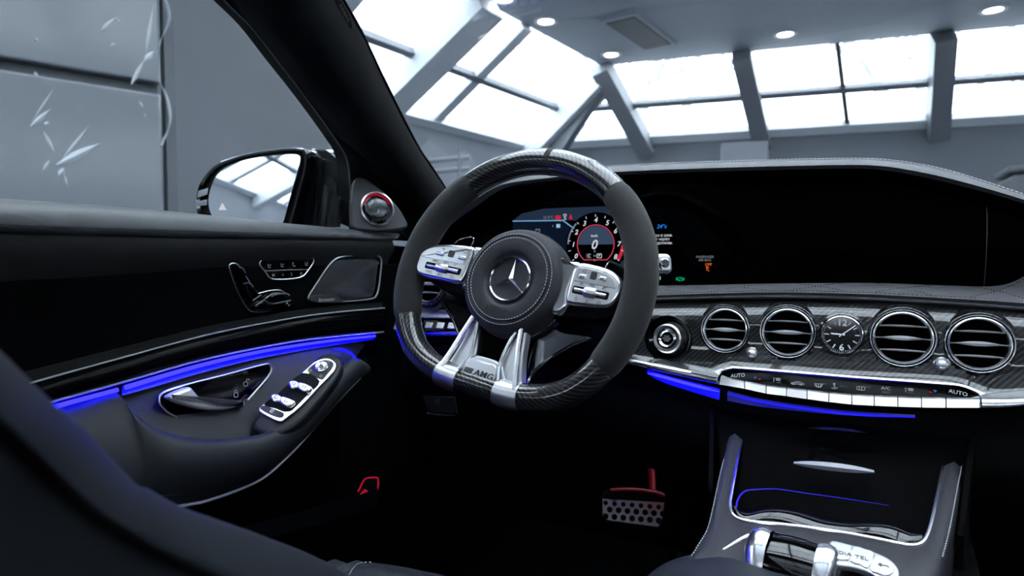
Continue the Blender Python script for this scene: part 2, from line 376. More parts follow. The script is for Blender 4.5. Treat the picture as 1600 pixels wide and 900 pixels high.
skylight('fill_lantern', A(LX0, LY0, ZC + .14), A(0, -1, 0), A(LX1 - LX0, 0, 0), [(k * 1.06, k * 1.06, 'r' if k % 2 else 'm') for k in range(11)], [.33, .66], .22)  # added lantern glazing, out of view, for light from above
hb = thing('trim_1', H0, kind='structure')
b = B(); b.bar(C0 + A(0, 0, -.16), H0 + A(0, 0, -.22), .30, .34); b.build('hip_rafter', 'hall_white', hb, smooth=False)  # hip rafter pale, its lit side put into the colour
b = B(); q = aZ(868, 216, ZW); b.bar(C0 + A(0, 0, -.2), q + A(0, 0, -.2), .12, .24); b.build('jack_rafter', 'hall_steel', hb, smooth=False)
# ceiling lamps and the air grille
up = A(0, 0, -1)
for (x, y), lb in zip(((787, -2), (853, 33), (955, 85), (1227, 53), (1552, 15)),
      ('round white ceiling spotlight cut by the top edge of the picture', 'round white ceiling spotlight left of the ceiling air grille', 'round white ceiling spotlight next to the corner of the ceiling', 'round white ceiling spotlight right of the ceiling air grille', 'round white ceiling spotlight near the top right corner')):
    c = aZ(x, y, ZC); f = Fr(c, (1, 0, 0), n=up)
    t = thing('ceiling_spotlight', c, lb, 'lamp', 'spotlights in the hall ceiling')
    B().lathe(f, [(.125, -.01), (.125, .006), (.115, .012), (.088, .012), (.08, .004)], 32).build('ring', 'hall_white', t)
    B().lathe(f, [(.001, .003), (.082, .003), (.082, -.01)], 32).build('bulb', 'lamp', t)
c = aZ(1000, 49, ZC); f = Fr(c, e2, n=up); t = thing('ceiling_grille', c, 'grey slotted air grille in the hall ceiling between the spotlights', 'air grille')
B().prism(f, rrect(1.15, .42, .02), .03, .01).build('frame', 'hall_ceiling', t)
B().prism(f, rrect(1.0, .33, .01), .003, .001, .03).build('backing', 'rubber', t)
for k in range(9):
    b = B(); b.box(f.p(0, -.14 + k * .035, .036), f.u, nrm(f.v + f.n * .5), np.cross(f.u, nrm(f.v + f.n * .5)), .98, .026, .006); b.build('slat', 'hall_dark', t, smooth=False)

# the film-wrapped partition beside the car
W1 = aY(247, 140, 1.80); W0d = nrm(A(-.19, -.55, 0)); zs = W1[2]
pf = Fr(A(W1[0], W1[1], 0), -W0d, (0, 0, 1)); pf = pf if pf.n @ (CAM - pf.o) > 0 else pf
part = thing('partition', pf.o, 'grey panel partition wrapped in clear film outside the driver window', 'partition')
for z0, z1, nm in ((.0, zs - .03, 'panel'), (zs + .02, 2.55, 'panel')):
    b = B(); b.prism(pf, [(0, z0), (0, z1), (-3.2, z1), (-3.2, z0)], .05, .012); b.build(nm, 'film', part, ang=25)
b = B(); b.prism(pf, [(.0, 0), (.0, 2.55), (-3.2, 2.55), (-3.2, 0)], .02, 0, -.03); b.build('backing', 'hall_dark', part)
def highlight_fold(x0, y0, x1, y1, w, parent):
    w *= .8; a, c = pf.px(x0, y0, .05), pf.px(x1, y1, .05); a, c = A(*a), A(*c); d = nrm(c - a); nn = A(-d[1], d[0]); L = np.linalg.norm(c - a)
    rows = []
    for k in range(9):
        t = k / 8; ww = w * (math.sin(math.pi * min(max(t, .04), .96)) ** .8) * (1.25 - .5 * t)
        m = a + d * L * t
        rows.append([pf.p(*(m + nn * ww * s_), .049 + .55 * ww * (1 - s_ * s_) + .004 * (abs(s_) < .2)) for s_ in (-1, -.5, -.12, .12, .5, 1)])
    b = B(); b.grid(rows); return b.build('highlight_crease', 'film_highlight', parent)  # pale ridge carrying a bright streak of the film in its colour
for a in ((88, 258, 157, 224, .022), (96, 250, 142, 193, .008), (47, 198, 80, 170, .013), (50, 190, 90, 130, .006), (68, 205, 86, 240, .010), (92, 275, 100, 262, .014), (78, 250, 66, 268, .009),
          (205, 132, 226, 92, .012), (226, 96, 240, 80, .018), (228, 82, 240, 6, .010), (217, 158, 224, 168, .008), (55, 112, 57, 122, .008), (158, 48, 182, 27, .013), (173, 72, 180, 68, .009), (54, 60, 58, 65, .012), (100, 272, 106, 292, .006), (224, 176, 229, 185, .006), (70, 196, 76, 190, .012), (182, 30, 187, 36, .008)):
    highlight_fold(*a, part)
# post where the partition ends
pc = B(); pp = A(W1[0], W1[1], 0); pc.bar(pp + A(.0, .05, 0), pp + A(.0, .05, 2.55), .03, .05, (0, 1, 0)); pc.build('end_post', 'hall_dark', part)
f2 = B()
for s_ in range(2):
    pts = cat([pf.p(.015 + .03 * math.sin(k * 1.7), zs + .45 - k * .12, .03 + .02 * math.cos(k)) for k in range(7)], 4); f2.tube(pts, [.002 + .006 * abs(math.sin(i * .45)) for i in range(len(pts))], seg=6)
f2.build('film_edge', 'film_highlight', part)
# further wall panel behind, left of the windscreen pillar
wb0 = aY(230, 140, 2.1); wb1 = aY(500, 140, 3.9)
b = B(); d = nrm(A(*(wb1 - wb0)[:2], 0)); f = Fr(A(wb0[0], wb0[1], 0), d, (0, 0, 1)); Lw = np.linalg.norm((wb1 - wb0)[:2])
b.prism(f, [(-.6, 0), (Lw, 0), (Lw, 3.40), (-.6, 3.40)], .08, .01)
tag(b.build('side_screen_wall', 'screen_paint', None, ang=25), 'plain grey screen wall behind the door mirror', 'wall panel')

# low things far off on the hall floor, seen over the dashboard
c = aY(1161, 243, 5.4); b = B(); f = Fr(A(c[0], c[1], 0), e1, (0, 0, 1)); b.prism(f, rrect(.34, c[2] + .06, .02, 4, 0, (c[2] + .06) / 2), .3, .01)
tag(b.build('storage_cabinet', 'hall_paint', None, ang=30), 'small pale cabinet top showing over the middle of the dashboard', 'cabinet')
c0, c1 = aY(1560, 292, 5.0), aY(1700, 292, 5.0); f = Fr(A((c0[0] + c1[0]) / 2, 5.0, 0), (1, 0, 0), (0, 0, 1)); wd = c1[0] - c0[0]
t = thing('display_shelf', f.o, 'dark low display unit far behind the right end of the dashboard', 'shelf')
B().prism(f, rrect(wd, c0[2] + .03, .02, 4, 0, (c0[2] + .03) / 2), .4, .01).build('body', 'hall_dark', t)
B().prism(f, rrect(wd + .04, .035, .01, 4, 0, c0[2] + .06), .44, .01, -.02).build('top', 'hall_dark', t)
c0, c1 = aY(560, 262, 3.6), aY(735, 262, 3.6); f = Fr(A((c0[0] + c1[0]) / 2, 3.6, 0), (1, 0, 0), (0, 0, 1)); wd = (c1[0] - c0[0])
t = thing('handrail', f.o, 'grey two-bar metal handrail beyond the windscreen pillar foot', 'handrail')
for z in (c0[2] + .0, c0[2] - .075): b = B(); b.tube([f.p(-wd / 2, z), f.p(wd / 2, z)], .017, seg=12); b.build('rail', 'hall_paint', t)
for x in (-.48, .0, .42): b = B(); b.tube([f.p(x * wd, 0), f.p(x * wd, c0[2] + (.06 if x > .2 else 0))], .018, seg=10); b.build('post', 'hall_steel', t)

# bare trees outside the skylights
def tree(x, y, h, seed, label):
    r = random.Random(seed); b = B()
    def br(p, d, L, w, lv):
        q = p + d * L; m = (p + q) / 2 + A(r.uniform(-1, 1), r.uniform(-1, 1), r.uniform(-.5, .5)) * L * .08
        b.tube([p, m, q], [w, w * .85, w * .7], seg=5, caps=False)
        if lv == 0: return
        for _ in range(3 if lv > 1 else 4):
            dd = nrm(d + A(r.uniform(-1, 1), r.uniform(-1, 1), r.uniform(-.3, .7)) * .75); br(p + (q - p) * r.uniform(.55, 1), dd, L * r.uniform(.6, .8), w * .62, lv - 1)
    br(A(x, y, 0), A(0, 0, 1), h * .34, .16, 4)
    t = thing('bare_tree', (x, y, 0), label, 'tree', 'bare trees outside the hall'); b.build('trunk_and_branches', 'bark', t)
for k, (tx, lb) in enumerate(((.3, 'bare winter tree outside, behind the panes near the ceiling corner'), (6.2, 'bare winter tree outside, behind the panes above the middle of the dashboard'), (12.0, 'bare winter tree outside, behind the panes at the right edge'))):
    p = H0 + e1 * tx + nrm(A(*fout[:2], 0)) * 5; tree(p[0], p[1], 9, 3 + k, lb)

# ================================================================ THE CAR BODY
car = thing('car_shell', (0, 0, 0), 'dark car shell with roof, windscreen pillar and floor around the cabin', 'car')
def quadpart(name, pts, th, mat, parent=car):
    return slab(name, pts, th, mat, None, parent)
for nm, x0, x1, y0, y1 in (('roof_header', -.60, .60, .52, .36), ('roof_side', -.60, -.45, .36, -1.2), ('roof_side', .45, .60, .36, -1.2), ('roof_rear', -.60, .60, -1.2, -1.7)):
    quadpart(nm, [A(x0, y0, 1.41), A(x1, y0, 1.41), A(x1, y1, 1.43), A(x0, y1, 1.43)], .03, 'pillar_cloth')
quadpart('panoramic_roof', [A(-.45, .36, 1.43), A(.45, .36, 1.43), A(.45, -1.2, 1.44), A(-.45, -1.2, 1.44)], .006, 'roof_glass')
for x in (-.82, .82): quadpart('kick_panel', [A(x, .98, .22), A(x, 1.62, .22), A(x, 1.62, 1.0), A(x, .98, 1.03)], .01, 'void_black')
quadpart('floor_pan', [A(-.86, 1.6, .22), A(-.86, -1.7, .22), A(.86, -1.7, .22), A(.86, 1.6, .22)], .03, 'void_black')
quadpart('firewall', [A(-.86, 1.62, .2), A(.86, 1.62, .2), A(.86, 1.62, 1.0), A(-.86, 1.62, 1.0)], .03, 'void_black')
quadpart('rear_bulkhead', [A(-.86, -1.7, .2), A(.86, -1.7, .2), A(.80, -1.8, 1.05), A(-.80, -1.8, 1.05)], .03, 'soft_black')
quadpart('passenger_door', [A(.80, 1.3, .25), A(.80, -1.7, .25), A(.80, -1.7, 1.03), A(.80, 1.3, 1.05)], .05, 'soft_black')
quadpart('rear_door', [A(-.80, .0, .25), A(-.80, -1.7, .25), A(-.80, -1.7, 1.02), A(-.80, .0, 1.03)], -.05, 'soft_black')
quadpart('bonnet', [A(-.80, 1.62, 1.0), A(.80, 1.62, 1.0), A(.74, 2.7, .86), A(-.74, 2.7, .86)], .03, 'gloss_black')
quadpart('windscreen', [A(-.84, 1.60, 1.03), A(.84, 1.60, 1.03), A(.70, .54, 1.405), A(-.70, .54, 1.405)], .006, 'windscreen')
for x in (-.8, .8):
    s_ = 1 if x > 0 else -1
    b = B(); b.bar(A(x * .98, .02, .9), A(x * .78, -.12, 1.42), .12, .05, (s_, 0, 0)); b.build('door_pillar', 'soft_black', car)
    b = B(); b.bar(A(x * .74, .55, 1.405), A(x * .74, -1.7, 1.42), .10, .07); b.build('roof_rail', 'pillar_cloth', car)
    for y in (2.0, -1.2):
        f = Fr(A(x * 1.02, y, .34), (0, 1, 0), n=(s_, 0, 0)); b = B(); b.lathe(f, [(.2, -.1), (.32, -.11), (.345, -.09), (.345, .09), (.32, .11), (.2, .1)], 40, True, True); b.build('tyre', 'rubber', car)
    b = B(); b.bar(A(x * 1.05, 1.4, .24), A(x * 1.05, -.7, .24), .1, .16); b.build('sill', 'gloss_black', car)
b = B(); b.bar(A(.73, 1.2, 1.04), A(.6, .56, 1.40), .09, .05, (1, 0, 0)); b.build('passenger_screen_pillar', 'pillar_cloth', car)

# driver's side windscreen pillar
ax0, ax1 = A(-.74, 1.0, 1.09), A(-.645, .595, 1.35); axd = nrm(ax1 - ax0)
pn = A(.72, -.62, .2); pn = nrm(pn - axd * (pn @ axd))
Lp = cat([(285, -140), (340, -75), (396, 0), (437, 57), (481, 114), (525, 175), (562, 225), (618, 288), (655, 345)], 5)
Rp = cat([(455, -140), (505, -70), (542, 0), (569, 48), (612, 140), (656, 227), (676, 258), (696, 289), (716, 325)], 5)
prof = [(-.0, -.055), (.0, -.02), (.10, .004), (.28, .018), (.5, .022), (.72, .014), (.88, .004), (.97, -.003), (1.0, -.012), (1.0, -.05)]
rows = []
for (lx, ly), (rx, ry) in zip(Lp, Rp):
    l, r_ = aP(lx, ly, ax0, pn), aP(rx, ry, ax0, pn); rows.append([l + (r_ - l) * s_ + pn * h for s_, h in prof])
b = B(); b.grid(rows); b.build('screen_pillar', 'pillar_cloth', car, ang=60)
b = B(); b.tube([r_[7] + pn * .001 for r_ in rows], .0022, seg=6); b.build('pillar_edge_trim', 'soft_black', car)
# oval badge let into the pillar trim
f0 = aP(535, 20, ax0 + pn * .006, pn); f = Fr(f0, -axd, n=pn)
B().prism(f, [(x * .026, y * .0075) for x, y in circ(1, 28)], .004, .0015).build('pillar_badge', 'soft_black', car)
text('AIRBAG', .0085, f.at(0, 0, .0042), 'legend_dim', car)

# ================================================================ THE DASHBOARD
dash = thing('dashboard', (0, 1.05, .55), 'dark leather and carbon dashboard with wide black screen, round vents and clock', 'dashboard')
Ho = [(640, 440), (655, 415), (672, 385), (687, 367), (711, 346), (747, 320), (773, 302), (800, 291), (860, 283), (960, 274), (1120, 268), (1280, 264), (1360, 264), (1420, 272), (1500, 290), (1600, 318), (1690, 352), (1760, 400)]
Ht = [(610, 430), (630, 405), (655, 376), (672, 358), (697, 335), (733, 308), (762, 290), (790, 280), (852, 271), (956, 261), (1120, 254), (1280, 250), (1360, 250), (1420, 256), (1484, 269), (1600, 306), (1700, 342), (1790, 400)]
Ho, Ht = cat(Ho, 5), cat(Ht, 5)
pin = [aY(x, y, .985) for x, y in Ho]; pto = [aY(x, y, 1.0) for x, y in Ht]
rows = [pin, [p * .72 + q * .28 + A(0, -.012, .0) for p, q in zip(pin, pto)], [p * .35 + q * .65 + A(0, -.011, .001) for p, q in zip(pin, pto)], [p * .08 + q * .92 + A(0, -.003, .001) for p, q in zip(pin, pto)], pto]
B().grid(rows).build('hood_lip', 'hood_leather', dash, ang=60)
top = [pto] + [[q + A(0, dy, dz * max(0, min(1, (q[2] - .98) * 8))) for q in pto] for dy, dz in ((.012, .003), (.10, -.004), (.25, -.035), (.38, -.07))]
B().grid(top).build('hood_top', 'leather', dash, ang=60)
b = stitch([q + A(0, .002, .0022) for q in pto[18:]], (0, -.6, .8), .0035, .0016, .0009); o = b.build('hood_stitching', 'thread', dash, smooth=False); o['kind'] = 'stuff'
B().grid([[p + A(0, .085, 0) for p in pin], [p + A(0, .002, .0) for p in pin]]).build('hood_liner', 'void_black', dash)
# dash top towards the windscreen, left of the hood
b = B(); b.grid([[A(x, y, 1.035 - max(0, (y - 1.2)) * .06) for x in (-.74, -.4, 0, .4, .74)] for y in (1.06, 1.2, 1.5)]); b.build('dash_top', 'leather', dash)
# the wide screen glass
sc = 1.062; f = Fr(aY(1160, 355, sc), (1, 0, 0), n=(0, -1, 0)); gp = [((p - f.o) @ f.u, (p - f.o) @ f.v) for p in pin]; gp = gp + [(gp[-1][0], -.12), (gp[0][0], -.12)]
B().prism(f, gp, .008, .001, -.008).build('screen_glass', 'screen_black', dash)
pts = [f.p(*f.px(x, y), .001) for x, y in ((1541, 322), (1542, 360), (1540, 410), (1537, 447))]
B().tube(cat(pts, 4), .0007, seg=6).build('screen_edge_line', 'dark_chrome', dash)
# instrument graphics on the glass
SF = Fr(aY(930.8, 382, sc), (1, 0, 0), n=(0, -1, 0))
def sp(px, py, h=.0006): return SF.at(*SF.px(px, py), h)
def spoly(name, pts, mat, h=.0004): return B().prism(SF, [SF.px(x, y) for x, y in pts], .0003, 0, h).build(name, mat, dash, smooth=False)
spoly('display_panel', [(802, 347), (880, 346), (898, 357), (898, 425), (798, 425)], 'scr_bg')
spoly('display_panel', [(815, 334), (850, 326), (955, 322), (985, 330), (985, 345), (903, 345), (880, 344), (803, 344)], 'scr_bg2', .0003)
spoly('display_panel', [(968, 408), (985, 405), (985, 425), (975, 428), (960, 418)], 'scr_bg2', .0003)
pts = [SF.px(*q) for q in ((802, 345.5), (880, 344.5), (897, 357))]; strokes(SF.at(0, 0, .0008), [pts], .0022).build('display_line', 'scr_line', dash, smooth=False)
R0 = .0535
B().prism(SF, circ(R0 * 1.08, 64), .0003, 0, .0008).build('tachometer_face', 'screen_black', dash, smooth=False)
strokes(SF.at(0, 0, .0012), [circ(R0, 14, 0, 0, 5, 45)], .0035).build('tachometer_arc', 'scr_grey', dash, smooth=False)
strokes(SF.at(0, 0, .0012), [circ(R0, 14, 0, 0, 135, 178)], .0028).build('tachometer_arc', 'scr_grey', dash, smooth=False)
strokes(SF.at(0, 0, .0012), [circ(R0 * .95, 12, 0, 0, -31, -4)], .0055).build('redline_arc', 'scr_red', dash, smooth=False)
strokes(SF.at(0, 0, .0012), [circ(R0 * .655, 60, 0, 0, -52, 232)], .0016).build('inner_ring', 'scr_pink', dash, smooth=False)
strokes(SF.at(0, 0, .0012), [[circ(R0 * .655, 1, 0, 0, 232, 308)[0], circ(R0 * .655, 1, 0, 0, 232, 308)[1]]], .0016).build('inner_ring', 'scr_pink', dash, smooth=False)
B().prism(SF, circ(R0 * .62, 40, 0, 0, 0, 180), .0002, 0, .0011).build('dial_glow', 'scr_dial', dash, smooth=False)
tk = []
for k in range(25):
    a = rad(213 - k * 10.25); tk.append([(R0 * .93 * math.cos(a), R0 * .93 * math.sin(a)), (R0 * 1.0 * math.cos(a), R0 * 1.0 * math.sin(a))])
strokes(SF.at(0, 0, .0014), tk[::2], .0011).build('tick_marks', 'scr_white', dash, smooth=False)
for k in range(9):
    a = rad(207 - 30 * k + (0 if 0 < k < 8 else 0)); a = rad({0: 209, 1: 180, 2: 149, 3: 120, 4: 90, 5: 60, 6: 32, 7: 0, 8: -31}[k])
    text(str(k), .0125, SF.at(R0 * .815 * math.cos(a), R0 * .815 * math.sin(a), .0014), 'scr_white', dash, 'numeral', .0001, .25, bold=.02)
text('0', .024, SF.at(-.003, -.001, .0016), 'scr_white', dash, 'numeral', .0001, .25, bold=.015); text('km/h', .0062, SF.at(-.002, .0155, .0016), 'scr_white', dash, bold=.02)
text('R', .0065, SF.at(-.001, -.0125, .0016), 'scr_grey', dash); text('N', .0065, SF.at(-.001, -.0205, .0016), 'scr_grey', dash); text('D', .0065, SF.at(-.001, -.0285, .0016), 'scr_grey', dash)
strokes(SF.at(0, 0, .0014), [rrect(.0085, .0075, .0015, 3, .0075, -.0205) + [(.01175, -.017)]], .001).build('gear_box_mark', 'scr_white', dash, smooth=False)
text('P', .0065, SF.at(.0075, -.0205, .0016), 'scr_white', dash, bold=.02); text('C', .0065, SF.at(-.0125, -.0205, .0016), 'scr_white', dash, bold=.02)
strokes(SF.at(0, 0, .0014), [rrect(.0085, .0075, .0015, 3, -.0125, -.0205)], .0007).build('mode_box_mark', 'scr_grey', dash, smooth=False)
text('25.0°C', .0075, sp(857, 340), 'scr_grey', dash)
B().prism(sp(872, 340), circ(.0042, 16), .0002).build('brake_warning_mark', 'scr_red', dash, smooth=False)
strokes(sp(872, 340), [circ(.0056, 6, 0, 0, -45, 45), circ(.0056, 6, 0, 0, 135, 225)], .0009).build('brake_warning_mark', 'scr_red', dash, smooth=False)
strokes(sp(883, 336), [rrect(.006, .003, .001, 2) , [(-.002, -.003), (.001, -.006)], [(.002, -.003), (-.001, -.006)]], .0009).build('stability_mark', 'scr_white', dash, smooth=False); text('OFF', .0035, sp(883, 343), 'scr_white', dash)
B().prism(sp(892, 339), [(-.003, -.004), (.003, -.004), (.003, -.001), (.001, .003), (0, .0055), (-.001, .003), (-.003, -.001)], .0002).build('belt_warning_mark', 'scr_red', dash, smooth=False)
B().prism(sp(872.5, 353), rrect(.0085, .0075, .001), .0002).build('button_mark', 'scr_line', dash, smooth=False); strokes(sp(872.5, 353, .001), [[(-.002, -.002), (.002, .002)], [(-.002, .002), (.002, -.002)]], .0012).build('button_mark', 'scr_white', dash, smooth=False)
text('i', .006, sp(864, 353), 'scr_white', dash)
strokes(sp(840.5, 360), [[(-.004, -.004), (-.0045, .0025), (-.0015, .0025), (-.001, .0005), (.001, .0005), (.0015, .0025), (.0045, .0025), (.004, -.004), (-.004, -.004)]], .0011).build('battery_mark', 'scr_grey', dash, smooth=False)
text('24°c', .009, sp(1034, 354), 'scr_blue', dash, shear=.25, bold=.02)
for y, s_, x in ((367.5, 'воздуха в шин.', 1051), (373.5, 'Двигаться через', 1046), (379.5, 'минут должен.', 1051)):
    text(s_, .0068, sp(x, y), 'scr_white', dash, shear=.2, align='RIGHT')
text('PASSENGER\nAIR BAG', .0058, sp(1101.5, 404), 'scr_grey', dash, sx=.95); text('OFF', .0062, sp(1107, 413.5), 'scr_orange', dash, bold=.02)
strokes(sp(1106, 420), [[(-.003, .003), (.002, -.004)], [(-.002, -.003), (-.001, .001), (.002, .002)], circ(.0011, 8, -.001, .0028)], .0010).build('airbag_off_mark', 'scr_orange', dash, smooth=False)
strokes(sp(1063, 436), [circ(.003, 8, -.001, 0, 90, 270) + [(-.001, -.003)], circ(.003, 8, .001, 0, -90, 90), [(-.007, .002), (-.005, .0015)], [(-.007, 0), (-.005, 0)], [(-.007, -.002), (-.005, -.0015)], [(.007, .002), (.005, .0015)], [(.007, 0), (.005, 0)], [(.007, -.002), (.005, -.0015)], [(-.002, -.003), (.002, .003)]], .001).build('side_light_mark', 'scr_green', dash, smooth=False)
B().prism(sp(1044, 422), [(-.004, -.002), (.003, -.002), (.005, .003), (.001, .001)], .0002).build('fuel_mark', 'scr_red', dash, smooth=False)
strokes(sp(1030, 435), [[(-.01, -.002), (-.006, .003)], [(-.005, -.002), (-.005, .002)], [(-.001, -.002), (-.001, .003)], [(.002, -.002), (.002, .003)]], .0012).build('gauge_mark', 'scr_white', dash, smooth=False)

# leather shelf under the screen
Sb = cat([(560, 428), (640, 436), (800, 440), (1024, 446), (1200, 443), (1360, 442), (1480, 446), (1552, 447), (1590, 437), (1618, 415), (1640, 370)], 6)
Sf = cat([(560, 468), (640, 476), (800, 474), (1016, 462), (1200, 457), (1330, 459), (1440, 464), (1530, 469), (1600, 474), (1680, 480), (1760, 486)], 6)
sb = [aY(x, y, 1.052) for x, y in Sb]; sfr = [aY(x, y, 1.0) for x, y in Sf]
mid = lambda s_, dz: [p * (1 - s_) + q * s_ + A(0, 0, dz) for p, q in zip(sb, sfr)]
B().grid([sb, mid(.15, .0008), mid(.4, .0018), mid(.7, .0022), mid(.92, .001), sfr, [q + A(0, .004, -.004) for q in sfr]]).build('shelf_pad', 'leather_dash', dash, ang=60)
o = stitch([q + A(0, .004, .0022) for q in sfr[15:]], (0, -.3, 1), .0035, .0018, .0007).build('shelf_stitching', 'thread_dark', dash, smooth=False); o['kind'] = 'stuff'
b = B()
for cx, cy in ((1030, 453), (1155, 449), (1278, 448), (1410, 452), (1557, 458), (1640, 463)):       # quilted diamonds pricked into the leather
    for sg in (-1, 1):
        for k in range(-11, 12):
            dx, dy = k * 4.6, k * sg * .95
            if abs(dy) > 9: continue
            s_ = .5 + dy / 26; p = aY(cx + dx, cy + dy, 1.03 - .004 * dy / 3)
            # put on the pad surface
            i = int(np.argmin([abs(q[0] - p[0]) for q in sfr])); s_ = min(max(.5 + dy / 22, .05), .95); z = (sb[i] * (1 - s_) + sfr[i] * s_); b.box(A(p[0], z[1], z[2] + .0022 - .0022 * max(0, abs(s_ - .55) - .2)), A(1, 0, 0), A(0, 1, 0), A(0, 0, 1), .0011, .0011, .0012)
o = b.build('quilt_perforation', 'thread_dark', dash, smooth=False); o['kind'] = 'stuff'
lip = [q + A(0, -.003, -.0065) for q in sfr]
B().tube(lip, .0028, seg=8, ref=(0, 0, 1)).build('shelf_lip', 'leather_grey', dash)
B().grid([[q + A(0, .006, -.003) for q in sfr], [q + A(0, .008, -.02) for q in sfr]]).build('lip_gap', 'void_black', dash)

# carbon trim
Tt = cat([(560, 470), (640, 479), (735, 480), (850, 482), (930, 481), (1016, 474), (1120, 472), (1240, 470), (1330, 471), (1440, 476), (1530, 481), (1600, 485), (1680, 490), (1780, 496)], 6)
Tb = cat([(560, 478), (640, 486), (735, 492), (850, 530), (930, 552), (1016, 571), (1100, 584), (1150, 577), (1319, 590), (1440, 598), (1500, 604), (1555, 619), (1620, 619), (1780, 612)], 6)
YT = lambda p: 1.0
prof = [(0, 1.006), (.025, .9985), (.07, .9915), (.13, .9860), (.21, .9815), (.32, .9785), (.48, .9770), (.68, .9745), (.86, .9685), (1.0, .960)]
rows = [[aY(x0 * (1 - s_) + x1 * s_, y0 * (1 - s_) + y1 * s_, y) for (x0, y0), (x1, y1) in zip(Tt, Tb)] for s_, y in prof]
rows = [[A(*q) for q in r_] for r_ in rows]; cols = [resample(cat([r_[j] for r_ in rows], 3), 26) for j in range(len(rows[0]))]
cols = [c_ for c_ in np.array([resample([c_[i] for c_ in cols], 300) for i in range(26)]).transpose(1, 0, 2)]
b = B().grid(cols, flip=True)
HOLES = [(aY(px, py, .98), r_) for px, py, r_ in ((1134, 515, .0352), (1231, 519, .0375), (1410, 528, .0385), (1529, 537, .0372), (1315.5, 523, .0262), (1043.5, 529, .0340))]
keep = [i for i, f_ in enumerate(b.f) if all(math.hypot(*(np.mean([b.v[k] for k in f_], 0) - h)[[0, 2]]) > r_ * 1.03 for h, r_ in HOLES)]
b.f = [b.f[i] for i in keep]; b.uv = [b.uv[i] for i in keep]; b.build('carbon_trim', 'carbon_flat', dash, ang=80)

VN = nrm(A(0, -1, .12))
def dfr(px, py, Y=.982, yaw=0): return Fr(aY(px, py, Y), (1, 0, 0), n=nrm(A(math.sin(yaw), -1, .12)))
def vent(px, py, r, Y=.984, yaw=0, tw=0.0):
    f = dfr(px, py, Y, yaw)
    e = B().lathe(f, [(r * 1.22, -.012), (r * 1.20, -.003), (r * 1.13, .004), (r * 1.06, .0065), (r * 1.0, .004)], 56).build('air_vent', 'carbon_flat', dash)
    B().lathe(f, [(r * 1.03, .003), (r * 1.01, .0078), (r * .975, .0095), (r * .945, .008), (r * .94, .004)], 56).build('outer_ring', 'chrome', e)
    B().lathe(f, [(r * .94, .003), (r * .90, .006)], 48).build('ring_groove', 'soft_black', e)
    B().lathe(f, [(r * .915, .004), (r * .90, .0085), (r * .865, .0095), (r * .82, .007), (r * .80, .000), (r * .80, -.004)], 56).build('inner_ring', 'silver', e)
    B().lathe(f, [(r * .81, .001), (r * .79, -.02), (.0005, -.022)], 40).build('throat', 'void_black', e)
    for k, y in enumerate((.40, -.02, -.44)):
        w = .79 * r * math.sqrt(1 - y * y); g = .0040
        rows = []
        for i in range(15):
            t = -1 + 2 * i / 14; x = t * w; th = .0012 + (g * max(0, 1 - (t * 1.35) ** 2) if k == 1 else .0012 * (1 - t * t)); zz = y * r + (.0006 * (1 - t * t))
            rows.append([f.p(x, zz + th * .6 + .0, .0025), f.p(x, zz + .0002, .0045 + th * .6), f.p(x, zz - th * .6, .0025), f.p(x, zz - .0006, -.012), f.p(x, zz + .0008, -.012)])
        B().grid(rows, False, True).build('slat', 'plastic_silver', e)
    return e
for px, py, r in ((1134, 515, .0352), (1231, 519, .0375), (1410, 528, .0385), (1529, 537, .0372)): vent(px, py, r)
# outboard vent behind the wheel rim
vent(671, 443, .040, .955)
# ball knobs
for px, py in ((1175, 553), (1471.5, 570)):
    f = dfr(px, py, .974)
    k = B().lathe(f, [(.0098, -.004), (.0098, .001), (.009, .002), (.0082, .001)], 32).build('vent_knob', 'chrome', dash)
    B().lathe(f, [(.0082, .0)] + [(.0078 * math.cos(rad(a)), .002 + .0078 * math.sin(rad(a))) for a in range(0, 91, 10)], 32).build('ball', 'satin', k)
# clock
f = dfr(1315.5, 523, .976); r = .0262
ck = B().lathe(f, [(r * 1.22, -.006), (r * 1.16, .003), (r * 1.06, .005), (r * .99, .003)], 56).build('clock', 'carbon_flat', dash)
B().lathe(f, [(r * 1.0, .002), (r * .99, .0062), (r * .95, .0068), (r * .92, .004), (r * .91, .001)], 56).build('bezel', 'chrome', ck)
B().lathe(f, [(.0003, .0012), (r * .92, .0012)], 48).build('dial', 'gloss_black', ck)
tk = [[(r * q * math.cos(rad(a)), r * q * math.sin(rad(a))) for q in (.62, .80)] for a in range(0, 360, 30) if a not in (90, 270)]
strokes(f.at(0, 0, .0013), tk, .0016).build('hour_markers', 'thread', ck, smooth=False)
strokes(f.at(0, 0, .0013), [[(r * q * math.cos(rad(a)), r * q * math.sin(rad(a))) for q in (.84, .89)] for a in range(0, 360, 6)], .0004).build('minute_markers', 'thread', ck, smooth=False)
text('12', .0125, f.at(0, r * .62, .0013), 'plastic_silver', ck, 'numeral', bold=.02); text('6', .0125, f.at(0, -r * .68, .0013), 'plastic_silver', ck, 'numeral', bold=.02)
strokes(f.at(0, 0, .0022), [[(-r * .12, -r * .1), (r * .62, r * .52)]], .0012).build('minute_hand', 'silver', ck, smooth=False)
strokes(f.at(0, 0, .0019), [[(r * .12, 0), (-r * .5, r * .04)]], .0018).build('hour_hand', 'silver', ck, smooth=False)
B().lathe(f, [(.0018, .001), (.0018, .0032), (.0002, .0035)], 16).build('hub', 'silver', ck)
